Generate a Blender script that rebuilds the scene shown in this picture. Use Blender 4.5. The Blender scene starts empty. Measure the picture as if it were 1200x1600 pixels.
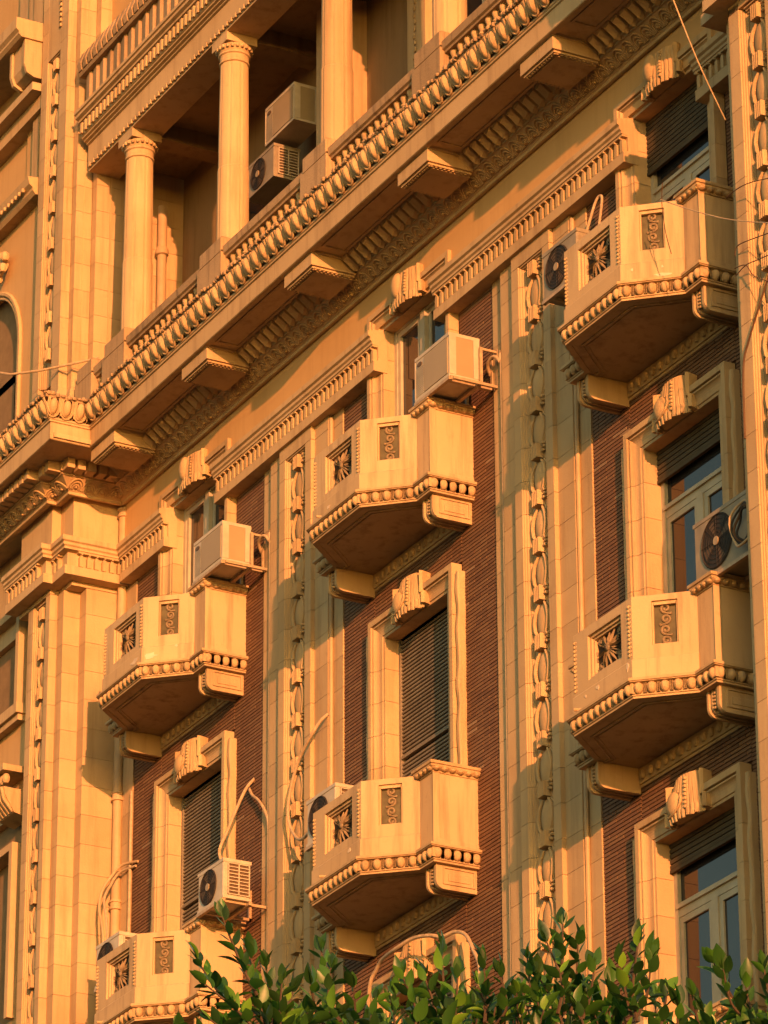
import bpy, bmesh, math, random
from mathutils import Vector, Matrix
random.seed(7)
sc = bpy.context.scene
R = math.radians

# ------------------------------------------------------------------ camera, sky, sun, exposure
cam = bpy.data.cameras.new('camera'); co = bpy.data.objects.new('camera', cam)
sc.collection.objects.link(co); sc.camera = co
YAW, PITCH, ROLL = -61.766, 24.431, -0.276
a, b, c_ = R(YAW), R(PITCH), R(ROLL)
F = Vector((math.sin(a)*math.cos(b), math.cos(a)*math.cos(b), math.sin(b)))
Rv = F.cross(Vector((0, 0, 1))).normalized(); Uv = Rv.cross(F)
R2 = Rv*math.cos(c_)+Uv*math.sin(c_); U2 = -Rv*math.sin(c_)+Uv*math.cos(c_)
m = Matrix((R2, U2, -F)).transposed().to_4x4(); m.translation = Vector((0, -20.645, 1.6))
co.matrix_world = m
cam.sensor_fit = 'VERTICAL'; cam.sensor_height = 24.0; cam.lens = 24.0*7012.2/1600
cam.clip_start = 0.1; cam.clip_end = 3000

KX, KZ = 3.05, 0.45                       # metres run / drop of a sun ray per metre towards the wall
sdir = Vector((-KX, 1.0, -KZ)).normalized()
elev = math.asin(-sdir.z)
w = bpy.data.worlds.new('World'); sc.world = w; w.use_nodes = True
nt = w.node_tree; nt.nodes.clear()
sky = nt.nodes.new('ShaderNodeTexSky'); sky.sky_type = 'NISHITA'; sky.sun_disc = False
sky.sun_elevation = elev; sky.sun_rotation = math.atan2(-sdir.x, -sdir.y)
sky.dust_density = 1.0; sky.air_density = 1.0; sky.ozone_density = 1.0
mx = nt.nodes.new('ShaderNodeMix'); mx.data_type = 'RGBA'; mx.blend_type = 'MULTIPLY'; mx.inputs[0].default_value = 1
mx.inputs[7].default_value = (1.0, 0.89, 0.63, 1)   # evening haze
bg = nt.nodes.new('ShaderNodeBackground'); bg.inputs[1].default_value = 0.125
out = nt.nodes.new('ShaderNodeOutputWorld')
nt.links.new(sky.outputs[0], mx.inputs[6]); nt.links.new(mx.outputs[2], bg.inputs[0]); nt.links.new(bg.outputs[0], out.inputs[0])
sl = bpy.data.lights.new('sun', 'SUN'); so = bpy.data.objects.new('sun', sl); sc.collection.objects.link(so)
sl.energy = 3.4; sl.angle = R(0.5); sl.color = (1.0, 0.335, 0.118)
so.rotation_euler = sdir.to_track_quat('-Z', 'Y').to_euler(); so.location = (0, -30, 40)
sc.view_settings.view_transform = 'Standard'; sc.view_settings.look = 'None'
sc.view_settings.exposure = 1.42; sc.view_settings.gamma = 1.0
sc.view_settings.use_curve_mapping = False

# ------------------------------------------------------------------ materials
def N(t, ty, **k):
    n = t.nodes.new(ty)
    for a_, v in k.items(): setattr(n, a_, v)
    return n
def ramp(t, src, stops):
    r = N(t, 'ShaderNodeValToRGB'); e = r.color_ramp.elements
    while len(e) < len(stops): e.new(0.5)
    for i, (p, c) in enumerate(stops): e[i].position = p; e[i].color = (*c, 1) if len(c) == 3 else c
    t.links.new(src, r.inputs[0]); return r.outputs[0]
def mixc(t, fac, A, B, mode='MIX'):
    x = N(t, 'ShaderNodeMix', data_type='RGBA', blend_type=mode)
    for s, v in ((0, fac), (6, A), (7, B)):
        if hasattr(v, 'is_output') or hasattr(v, 'links'): t.links.new(v, x.inputs[s])
        elif isinstance(v, (int, float)): x.inputs[s].default_value = v
        else: x.inputs[s].default_value = (*v, 1)
    return x.outputs[2]
def noise(t, vec, scale, detail=4, rough=0.55, stretch=None):
    if stretch:
        mp = N(t, 'ShaderNodeMapping'); mp.inputs['Scale'].default_value = stretch; t.links.new(vec, mp.inputs[0]); vec = mp.outputs[0]
    n = N(t, 'ShaderNodeTexNoise'); n.inputs['Scale'].default_value = scale; n.inputs['Detail'].default_value = detail
    n.inputs['Roughness'].default_value = rough; t.links.new(vec, n.inputs['Vector']); return n.outputs[0]
def base_mat(name, rough=0.85, spec=0.3, metal=0.0):
    M_ = bpy.data.materials.new(name); M_.use_nodes = True; t = M_.node_tree
    p = t.nodes['Principled BSDF']; p.inputs['Roughness'].default_value = rough
    p.inputs['Specular IOR Level'].default_value = spec; p.inputs['Metallic'].default_value = metal
    g = N(t, 'ShaderNodeNewGeometry'); return M_, t, p, g.outputs['Position']
def stone(name, c1, c2, stain, bump=0.25, vary=0.15, streak=0.68, bev=0.006, rough=0.85):
    M_, t, p, pos = base_mat(name, rough)
    n1 = noise(t, pos, 1.1, 5, 0.6); n2 = noise(t, pos, 9, 6, 0.65)
    st = noise(t, pos, 1.0, 5, 0.65, (7.0, 7.0, 0.55))
    col = mixc(t, ramp(t, n1, [(0.35, (0, 0, 0)), (0.68, (1, 1, 1))]), c1, c2)
    col = mixc(t, ramp(t, st, [(0.50, (0, 0, 0)), (0.74, (streak,)*3)]), col, stain)
    sp = ramp(t, n2, [(0.60, (0, 0, 0)), (0.78, (0.28,)*3)]); col = mixc(t, sp, col, stain)
    oi = N(t, 'ShaderNodeObjectInfo')
    v = N(t, 'ShaderNodeMapRange'); v.inputs[3].default_value = 1-vary; v.inputs[4].default_value = 1.0
    t.links.new(oi.outputs['Random'], v.inputs[0])
    h = N(t, 'ShaderNodeHueSaturation'); t.links.new(v.outputs[0], h.inputs['Value']); t.links.new(col, h.inputs['Color'])
    t.links.new(h.outputs[0], p.inputs['Base Color'])
    n3 = noise(t, pos, 38, 5, 0.7); n4 = noise(t, pos, 4, 3, 0.5)
    s = N(t, 'ShaderNodeMath', operation='ADD'); t.links.new(n3, s.inputs[0]); t.links.new(n4, s.inputs[1])
    bp = N(t, 'ShaderNodeBump'); bp.inputs['Strength'].default_value = bump; bp.inputs['Distance'].default_value = 0.012
    t.links.new(s.outputs[0], bp.inputs['Height'])
    if bev:
        bv = N(t, 'ShaderNodeBevel'); bv.samples = 3; bv.inputs['Radius'].default_value = bev; t.links.new(bv.outputs[0], bp.inputs['Normal'])
    t.links.new(bp.outputs[0], p.inputs['Normal']); return M_
def plain(name, col, rough=0.6, spec=0.4, metal=0.0, var=0.25, scale=6, bump=0.0):
    M_, t, p, pos = base_mat(name, rough, spec, metal)
    n = noise(t, pos, scale, 5, 0.6)
    dark = tuple(x*(1-var) for x in col)
    t.links.new(mixc(t, ramp(t, n, [(0.3, (0, 0, 0)), (0.7, (1, 1, 1))]), dark, col), p.inputs['Base Color'])
    if bump:
        bp = N(t, 'ShaderNodeBump'); bp.inputs['Strength'].default_value = bump; bp.inputs['Distance'].default_value = 0.01
        t.links.new(noise(t, pos, 60, 3), bp.inputs['Height']); t.links.new(bp.outputs[0], p.inputs['Normal'])
    return M_
M = {}
M['stone'] = stone('limestone', (0.475, 0.349, 0.190), (0.418, 0.293, 0.149), (0.259, 0.168, 0.083))
M['carved'] = stone('carved_stone', (0.475, 0.342, 0.178), (0.396, 0.273, 0.133), (0.194, 0.122, 0.057), bump=0.35, vary=0.08, bev=0.003)
M['aged'] = stone('weathered_stone', (0.374, 0.266, 0.149), (0.310, 0.216, 0.114), (0.108, 0.070, 0.038), bump=0.5, streak=0.85)
M['plaster'] = stone('ochre_plaster', (0.475, 0.310, 0.136), (0.439, 0.279, 0.117), (0.324, 0.196, 0.076), bump=0.12, vary=0.0, streak=0.35, bev=0)
M['render'] = stone('balcony_render', (0.490, 0.363, 0.202), (0.446, 0.321, 0.171), (0.23, 0.155, 0.085), bump=0.2, vary=0.06, streak=0.8, bev=0.006)
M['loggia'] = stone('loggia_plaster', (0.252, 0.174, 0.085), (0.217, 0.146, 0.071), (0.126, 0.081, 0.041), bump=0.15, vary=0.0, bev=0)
M['mortar'] = plain('mortar', (0.072, 0.040, 0.022), 0.95, 0.1)
M['joint'] = plain('stone_joint', (0.24, 0.165, 0.09), 0.95, 0.1)
# brick: tone of each brick from a face colour
bm_, t, p, pos = base_mat('red_brick', 0.8, 0.25)
at = N(t, 'ShaderNodeAttribute', attribute_name='tone')
cc = ramp(t, at.outputs['Fac'], [(0.0, (0.123, 0.068, 0.038)), (0.5, (0.152, 0.084, 0.046)), (0.93, (0.178, 0.105, 0.055)), (1.0, (0.241, 0.166, 0.101))])
cc = mixc(t, ramp(t, noise(t, pos, 3, 4), [(0.45, (0, 0, 0)), (0.75, (0.35,)*3)]), cc, (0.108, 0.054, 0.036))
t.links.new(cc, p.inputs['Base Color'])
bp = N(t, 'ShaderNodeBump'); bp.inputs['Strength'].default_value = 0.12; bp.inputs['Distance'].default_value = 0.003
t.links.new(noise(t, pos, 70, 4), bp.inputs['Height']); t.links.new(bp.outputs[0], p.inputs['Normal']); M['brick'] = bm_
M['bronze'] = plain('gilded_relief', (0.25, 0.185, 0.10), 0.65, 0.4, 0.0, 0.45, 18)
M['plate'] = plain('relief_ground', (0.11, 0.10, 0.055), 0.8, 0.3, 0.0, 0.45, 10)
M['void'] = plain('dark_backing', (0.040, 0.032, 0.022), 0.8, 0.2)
M['frame'] = plain('window_paint', (0.418, 0.382, 0.274), 0.6, 0.4, 0, 0.25, 5)
M['shutter'] = plain('shutter_paint', (0.20, 0.18, 0.135), 0.75, 0.25, 0, 0.35, 4)
M['roller'] = plain('roller_paint', (0.072, 0.060, 0.036), 0.75, 0.25, 0, 0.35, 4)
M['ac'] = plain('ac_enamel', (0.475, 0.418, 0.302), 0.5, 0.45, 0, 0.30, 5)
M['ac_shaded'] = plain('shaded_ac_enamel', (0.27, 0.23, 0.155), 0.6, 0.4, 0, 0.35, 5)  # darker copy of the enamel, shade put into its colour
M['flake'] = plain('bare_plaster', (0.60, 0.50, 0.36), 0.9, 0.2, 0, 0.2, 12)
M['acpanel'] = plain('ac_beige_panel', (0.30, 0.235, 0.13), 0.5, 0.4, 0, 0.12, 3)
M['dark'] = plain('dark_metal', (0.025, 0.022, 0.019), 0.7, 0.3)
M['coilfin'] = plain('condenser_fins', (0.115, 0.072, 0.036), 0.6, 0.4, 0.2)
M['steel'] = plain('painted_steel', (0.418, 0.310, 0.180), 0.5, 0.4, 0, 0.4, 20)
M['pipe'] = plain('pipe_paint', (0.432, 0.310, 0.169), 0.6, 0.35, 0, 0.2, 5, 0.1)
M['cord'] = plain('pale_cable', (0.446, 0.338, 0.202), 0.6, 0.35, 0, 0.35, 20)
M['wire'] = plain('dark_wire', (0.094, 0.054, 0.029), 0.7, 0.2)
M['bark'] = plain('twig_bark', (0.086, 0.061, 0.036), 0.85, 0.2, 0, 0.4, 20)
M['asphalt'] = plain('asphalt', (0.040, 0.036, 0.032), 0.95, 0.2)
g_, t, p, pos = base_mat('window_glass', 0.04, 0.6)
t.links.new(mixc(t, noise(t, pos, 1.6, 2), (0.009, 0.010, 0.012), (0.025, 0.027, 0.029)), p.inputs['Base Color'])
bp = N(t, 'ShaderNodeBump'); bp.inputs['Strength'].default_value = 0.15; bp.inputs['Distance'].default_value = 0.02
t.links.new(noise(t, pos, 1.3, 1), bp.inputs['Height']); t.links.new(bp.outputs[0], p.inputs['Normal']); M['glass'] = g_
g_, t, p, pos = base_mat('ficus_leaf', 0.38, 0.45)
oi = N(t, 'ShaderNodeObjectInfo'); at = N(t, 'ShaderNodeAttribute', attribute_name='tone')
sm = N(t, 'ShaderNodeMath', operation='ADD'); t.links.new(at.outputs['Fac'], sm.inputs[0]); t.links.new(oi.outputs['Random'], sm.inputs[1])
fr = N(t, 'ShaderNodeMath', operation='FRACT'); t.links.new(sm.outputs[0], fr.inputs[0])
lc = ramp(t, fr.outputs[0], [(0.0, (0.017, 0.050, 0.010)), (0.55, (0.034, 0.108, 0.015)), (0.88, (0.068, 0.20, 0.02)), (1.0, (0.20, 0.40, 0.03))])
t.links.new(lc, p.inputs['Base Color'])
tr = N(t, 'ShaderNodeBsdfTranslucent'); ms = N(t, 'ShaderNodeMixShader'); ms.inputs[0].default_value = 0.35
t.links.new(lc, tr.inputs[0]); t.links.new(p.outputs[0], ms.inputs[1]); t.links.new(tr.outputs[0], ms.inputs[2])
t.links.new(ms.outputs[0], t.nodes['Material Output'].inputs[0]); M['leaf'] = g_

# ------------------------------------------------------------------ mesh helpers
class MB:
    def __init__(s): s.v = []; s.f = []; s.sm = []; s.t = []
    def add(s, V, Fs, smooth=False, tone=0.0):
        o = len(s.v); s.v += [tuple(x) for x in V]
        for f in Fs: s.f.append([i+o for i in f]); s.sm.append(smooth); s.t.append(tone)
        return s
    def box(s, x0, x1, y0, y1, z0, z1, tone=0.0):
        return s.add([(x0, y0, z0), (x1, y0, z0), (x1, y1, z0), (x0, y1, z0), (x0, y0, z1), (x1, y0, z1), (x1, y1, z1), (x0, y1, z1)],
                     [(0, 3, 2, 1), (4, 5, 6, 7), (0, 1, 5, 4), (1, 2, 6, 5), (2, 3, 7, 6), (3, 0, 4, 7)], False, tone)
    def prism(s, poly, a0, a1, ax='x', smooth=False):
        n = len(poly)
        def P(u, v, a): return (a, u, v) if ax == 'x' else ((u, a, v) if ax == 'y' else (u, v, a))
        V = [P(u, v, a0) for u, v in poly]+[P(u, v, a1) for u, v in poly]
        s.add(V, [(i, (i+1) % n, n+(i+1) % n, n+i) for i in range(n)], smooth)
        o = len(s.v)-2*n; s.f += [[o+i for i in range(n)], [o+n+i for i in range(n)][::-1]]; s.sm += [False]*2; s.t += [0.0]*2
        return s
    def loft(s, st, caps=True, smooth=False, closed=True):
        n = len(st[0]); o = len(s.v)
        V = [p for q in st for p in q]; Fs = []
        for k in range(len(st)-1):
            for i in range(n if closed else n-1):
                j = (i+1) % n; Fs.append((k*n+i, k*n+j, (k+1)*n+j, (k+1)*n+i))
        s.add(V, Fs, smooth)
        if caps: 
            s.f += [[o+i for i in range(n)], [o+(len(st)-1)*n+i for i in range(n)][::-1]]; s.sm += [False]*2; s.t += [0.0]*2
        return s
    def tube(s, pts, r, n=8, caps=True):
        pts = [Vector(p) for p in pts]; st = []; up = Vector((0, 0, 1)); prev = None
        for i, p_ in enumerate(pts):
            d = (pts[min(i+1, len(pts)-1)]-pts[max(i-1, 0)]).normalized()
            if prev is None:
                u = d.cross(up); u = d.cross(Vector((0, 1, 0))) if u.length < 0.2 else u; u.normalize()
            else: u = (prev-d*prev.dot(d)).normalized()
            prev = u; v = d.cross(u); rr = r[i] if isinstance(r, (list, tuple)) else r
            st.append([tuple(p_+(u*math.cos(2*math.pi*k/n)+v*math.sin(2*math.pi*k/n))*rr) for k in range(n)])
        return s.loft(st, caps, True)
    def ell(s, c, rx, ry, rz, nu=8, nv=5):
        V = [(c[0], c[1], c[2]-rz)]
        for j in range(1, nv):
            a_ = math.pi*j/nv-math.pi/2
            for i in range(nu):
                b_ = 2*math.pi*i/nu; V.append((c[0]+rx*math.cos(a_)*math.cos(b_), c[1]+ry*math.cos(a_)*math.sin(b_), c[2]+rz*math.sin(a_)))
        V.append((c[0], c[1], c[2]+rz)); Fs = [(0, 1+(i+1) % nu, 1+i) for i in range(nu)]
        for j in range(nv-2):
            for i in range(nu):
                k = 1+j*nu; Fs.append((k+i, k+(i+1) % nu, k+nu+(i+1) % nu, k+nu+i))
        L = len(V)-1; k = 1+(nv-2)*nu; Fs += [(L, k+i, k+(i+1) % nu) for i in range(nu)]
        return s.add(V, Fs, True)
    def lathe(s, prof, n=16, c=(0, 0), flute=0.0):
        st = []
        for r_, z in prof:
            st.append([(c[0]+r_*(1-(flute if i % 2 else 0))*math.cos(2*math.pi*i/n), c[1]+r_*(1-(flute if i % 2 else 0))*math.sin(2*math.pi*i/n), z) for i in range(n)])
        return s.loft(st, True, True)
    def mesh(s, name, mat, tone=False, sharp=35):
        me = bpy.data.meshes.new(name); me.from_pydata(s.v, [], s.f)
        me.polygons.foreach_set('use_smooth', s.sm)
        if tone:
            at_ = me.attributes.new('tone', 'FLOAT', 'FACE'); at_.data.foreach_set('value', s.t)
        else:
            b_ = bmesh.new(); b_.from_mesh(me); bmesh.ops.recalc_face_normals(b_, faces=b_.faces); b_.to_mesh(me); b_.free()
        if any(s.sm):
            try: me.set_sharp_from_angle(angle=R(sharp))
            except Exception: pass
        me.materials.append(mat); me.update(); return me
WM = {}
def link(o, parent, loc, rz, scale=(1, 1, 1), rot=None):
    sc.collection.objects.link(o)
    Wm = Matrix.Translation(Vector(loc)) @ (rot.to_4x4() if rot is not None else Matrix.Rotation(rz, 4, 'Z')) @ Matrix.Diagonal((*scale, 1))
    WM[o.name] = Wm
    if parent is not None:
        o.parent = parent; L = WM[parent.name].inverted() @ Wm
    else: L = Wm
    o.matrix_local = L if parent is not None else Wm
    return o
def part(name, mb, mat=None, parent=None, loc=(0, 0, 0), rz=0.0, kind=None, scale=(1, 1, 1), rot=None, label=None, sharp=35):
    me = mb if isinstance(mb, bpy.types.Mesh) else mb.mesh(name, M[mat] if isinstance(mat, str) else mat, sharp=sharp)
    o = bpy.data.objects.new(name, me)
    if kind: o['kind'] = kind
    if label: o['label'] = label
    return link(o, parent, loc, rz, scale, rot)
def thing(name, label, cat, loc=(0, 0, 0), rz=0.0, group=None):
    o = bpy.data.objects.new(name, None); o.empty_display_size = 0.3
    o['label'] = label; o['category'] = cat
    if group: o['group'] = group
    return link(o, None, loc, rz)
def tag(o, label, cat, group=None):
    o['label'] = label; o['category'] = cat
    if group: o['group'] = group
    return o
def off(pts, d):
    """offset an open plan outline outwards (towards -y when running to +x)"""
    n = len(pts); nr = []
    for i in range(n-1):
        dx, dy = pts[i+1][0]-pts[i][0], pts[i+1][1]-pts[i][1]; L = math.hypot(dx, dy); nr.append((dy/L, -dx/L))
    res = []
    for i in range(n):
        if i == 0: q = nr[0]; k = 1
        elif i == n-1: q = nr[-1]; k = 1
        else:
            A, B = nr[i-1], nr[i]; q = (A[0]+B[0], A[1]+B[1]); L2 = q[0]**2+q[1]**2; k = 2/L2
        res.append((pts[i][0]+q[0]*d*k, pts[i][1]+q[1]*d*k))
    return res
def sweep(mb, outline, prof, smooth=False):
    """prof: closed list of (d outwards, z); swept along plan outline"""
    cols = [off(outline, d) for d, z in prof]
    st = [[(cols[j][i][0], cols[j][i][1], prof[j][1]) for j in range(len(prof))] for i in range(len(outline))]
    return mb.loft(st, True, smooth)
def along(outline, d, step, phase=0.5, skip_short=0.0):
    """points every ~step along the offset outline with facing angle"""
    o = off(outline, d); res = []
    for i in range(len(o)-1):
        x0, y0 = o[i]; x1, y1 = o[i+1]; L = math.hypot(x1-x0, y1-y0)
        if L < max(step*0.6, skip_short): continue
        n = max(1, round(L/step))
        for k in range(n):
            f = (k+phase)/n; res.append((x0+(x1-x0)*f, y0+(y1-y0)*f, math.atan2(y1-y0, x1-x0), i))
    return res

# ------------------------------------------------------------------ layout constants
XB = (-42.93, -37.68, -32.43)            # bay centres
ZL = (20.93, 16.92, 12.91)               # balcony ledge tops, row by row
HEAD = (23.56, 19.94, 15.94)             # window heads
XP = (-40.29, -35.04)                    # pilaster centres
WL, WR = -45.03, -30.36                  # inner sides of the projecting wings
Z0 = 11.0
CT = 4.0/11                              # stone course height

# ------------------------------------------------------------------ ground
gm = MB(); gm.box(-400, 400, -400, 400, -0.5, 0.0)
g = part('ground', gm, 'asphalt'); g['kind'] = 'structure'
rd = MB(); rd.box(-120, 60, -3.6, -0.9, -0.4, 0.14); g = part('pavement', rd, 'aged'); g['kind'] = 'structure'

# ------------------------------------------------------------------ the building
B = thing('apartment_building', 'ornate cream stone and red brick facade with balconies, pilasters and a deep cornice', 'building', (-37.68, 0, 0))

# --- wall cores with window openings (brick skin sits in front of them)
OW = 0.72
def core_wall(z0, z1, mat, name, y0=0.02, y1=0.5, rows=(0, 1, 2)):
    mb = MB(); xs = WL-0.02
    for xb in XB:
        mb.box(xs, xb-OW, y0, y1, z0, z1)
        zs = z0
        for r_ in sorted(rows, reverse=True):
            zf = ZL[r_]-0.1
            if zf < z0: zf = z0
            if zf > zs: mb.box(xb-OW, xb+OW, y0, y1, zs, zf)
            zs = HEAD[r_]
        if zs < z1: mb.box(xb-OW, xb+OW, y0, y1, zs, z1)
        xs = xb+OW
    mb.box(xs, WR+0.02, y0, y1, z0, z1)
    return part(name, mb, mat, B, (0, 0, 0))
core_wall(Z0, 23.06, 'mortar', 'brick_backing', 0.012, 0.5)
fz = MB()
xs = WL-0.02
for xb in XB:
    fz.box(xs, xb-OW, -0.08, 0.5, 23.30, 24.30); fz.box(xb-OW, xb+OW, -0.08, 0.5, HEAD[0]+0.02, 24.30); xs = xb+OW
fz.box(xs, WR+0.02, -0.08, 0.5, 23.30, 24.30)
part('frieze_wall', fz, 'plaster', B)

# --- brickwork: thin courses, every brick modelled, one mesh per bay side
def bricks(x0, x1, z0, z1, name='brick'):
    mb = MB(); h = CT/9; L = 0.26; nz = int((z1-z0)/h)
    rr = random.Random(int(x0*100))
    for k in range(nz):
        z = z0+k*h; x = x0-(L/2 if k % 2 else 0)-0.001
        while x < x1-0.005:
            a0, a1 = max(x, x0), min(x+L, x1)
            if a1-a0 > 0.02:
                t_ = rr.random(); t_ = 1.0 if rr.random() < 0.02 else t_*0.93
                j = rr.uniform(-0.0012, 0.0012); y = -0.016+j
                e0, e1 = a0+0.005, a1-0.005
                V = [(e0, y, z+0.009), (e1, y, z+0.009), (e1, y, z+h-0.001), (e0, y, z+h-0.001), (e0, 0.013, z+0.006), (e1, 0.013, z+0.006), (e1, 0.013, z+h), (e0, 0.013, z+h)]
                mb.add(V, [(0, 1, 2, 3), (0, 4, 5, 1), (3, 2, 6, 7), (0, 3, 7, 4), (1, 5, 6, 2)], False, t_)
            x += L
    me = mb.mesh(name, M['brick'], tone=True)
    o = part('brick', me, None, BW); o['kind'] = 'stuff'; return o
zt = 23.05
for i, xb in enumerate(XB):
    L = WL+0.40 if i == 0 else XP[i-1]+0.945
    Rr = XP[i]-0.945 if i < 2 else WR-0.02
    BWm = MB(); BWm.box(L, Rr, 0.004, 0.0115, Z0, zt)
    # thin mortar bed needs the openings too: build it as strips
    BWm = MB(); BWm.box(L, xb-0.93, 0.002, 0.0118, Z0, zt); BWm.box(xb+0.93, Rr, 0.002, 0.0118, Z0, zt)
    BW = part('brick_wall', BWm, 'mortar', B, (xb, 0, Z0))
    for o_ in (BW,):
        o_.data.transform(Matrix.Translation((-xb, 0, -Z0)))
    def bk(a0, a1, z0, z1): bricks(a0, a1, z0, z1)
    bk(L, xb-0.95, 12.4, zt); bk(xb+0.95, Rr, 12.4, zt)
    for r_ in (1, 2):
        bk(xb-0.95, xb+0.95, HEAD[r_]+0.23, ZL[r_-1]-0.15)

# ------------------------------------------------------------------ string course with little arcade
SC_PROF = [(0.0, 23.03), (0.17, 23.03), (0.17, 23.145), (0.145, 23.15), (0.115, 23.16), (0.115, 23.335), (0.19, 23.345), (0.19, 23.375), (0.21, 23.39), (0.21, 23.425), (0.235, 23.44), (0.235, 23.50), (0.0, 23.56)]
tb = MB()   # one tooth: round topped tongue
tb.prism([(-0.026, 23.155), (0.026, 23.155), (0.026, 23.27), (0.018, 23.295), (0.0, 23.305), (-0.018, 23.295), (-0.026, 23.27)], -0.165, -0.11, 'y')
tb.box(-0.05, 0.05, -0.18, -0.11, 23.318, 23.343)
tb.box(-0.008, 0.008, -0.185, -0.11, 23.30, 23.32)
def string_course(outline, closed_ends=True):
    mb = MB(); sweep(mb, outline, SC_PROF)
    o = part('string_course', mb, 'stone', B)
    t_ = MB()
    for x, y, an, i in along(outline, 0.0, 0.105):
        ca, sa = math.cos(an), math.sin(an)
        t_.add([(x+vx*ca-vy*sa, y+vx*sa+vy*ca, vz) for vx, vy, vz in tb.v], tb.f)
    q = part('arcade_tooth', t_, 'carved', o); q['kind'] = 'stuff'; return o
WG = 0.67
string_course([(WL+0.22, 0), (XB[0]-WG, 0)])
string_course([(XB[0]+WG, 0), (XB[1]-WG, 0)])
string_course([(XB[1]+WG, 0), (XB[2]-WG, 0)])
string_course([(XB[2]+WG, 0), (WR-0.22, 0)])
LWO = [(-45.39, -0.82), (-45.39, -0.70), (WL, -0.70), (WL, 0.0)]
string_course([(-46.35, -0.82)]+LWO)
RWX = -30.14
RWO = [(WR, 0.0), (WR, -0.70), (RWX, -0.70), (RWX, -0.82), (-26.5, -0.82)]
string_course(RWO)

# ------------------------------------------------------------------ pilasters of coursed stone with festoon panels
# link of the carved festoon, unit height 0.515
fl = MB()
for s_ in (-1, 1):
    fl.tube([(s_*x, -yy, z) for x, yy, z in ((0.055, 0.03, 0.13), (0.115, 0.035, 0.22), (0.135, 0.035, 0.32), (0.11, 0.035, 0.42), (0.05, 0.03, 0.50))], [0.012, 0.02, 0.022, 0.02, 0.012], 6)
    fl.tube([(s_*x, -yy, z) for x, yy, z in ((0.09, 0.02, 0.17), (0.165, 0.025, 0.25), (0.185, 0.025, 0.33), (0.16, 0.025, 0.42), (0.10, 0.02, 0.49))], 0.012, 5)
    fl.ell((s_*0.105, -0.03, 0.145), 0.03, 0.03, 0.02, 6, 4); fl.ell((s_*0.115, -0.028, 0.105), 0.028, 0.028, 0.018, 6, 4); fl.ell((s_*0.10, -0.03, 0.065), 0.026, 0.028, 0.018, 6, 4)
    fl.add([(s_*0.07, 0, 0.13), (s_*0.07, -0.04, 0.13), (s_*0.15, -0.012, 0.27), (s_*0.15, 0, 0.27), (s_*0.13, 0, 0.12)], [(0, 1, 2, 3), (1, 4, 2), (0, 4, 1)])
fl.ell((0, -0.004, 0.32), 0.112, 0.045, 0.18, 14, 8)
for k in range(12):
    z = 0.20+0.25*k/11; x = 0.113*math.sqrt(max(0.02, 1-((z-0.32)/0.19)**2)); fl.ell((x, -0.03, z), 0.008, 0.008, 0.008, 5, 3); fl.ell((-x, -0.03, z), 0.008, 0.008, 0.008, 5, 3)
for x in (-0.048, -0.016, 0.016, 0.048):
    fl.prism([(x-0.014, 0.0), (x-0.014, -0.075), (x-0.006, -0.088), (x+0.006, -0.088), (x+0.014, -0.075), (x+0.014, 0.0)], 0.0, 0.155, 'z')
FEST = fl.mesh('festoon_link', M['carved'])
def courses(z0, z1, zref=Z0):
    k0 = int(math.floor((z0-zref)/CT)); res = []; z = zref+k0*CT
    while z < z1:
        a0, a1 = max(z, z0), min(z+CT, z1)
        if a1-a0 > 0.05: res.append((a0+0.0016, a1-0.0016))
        z += CT
    return res
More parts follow.
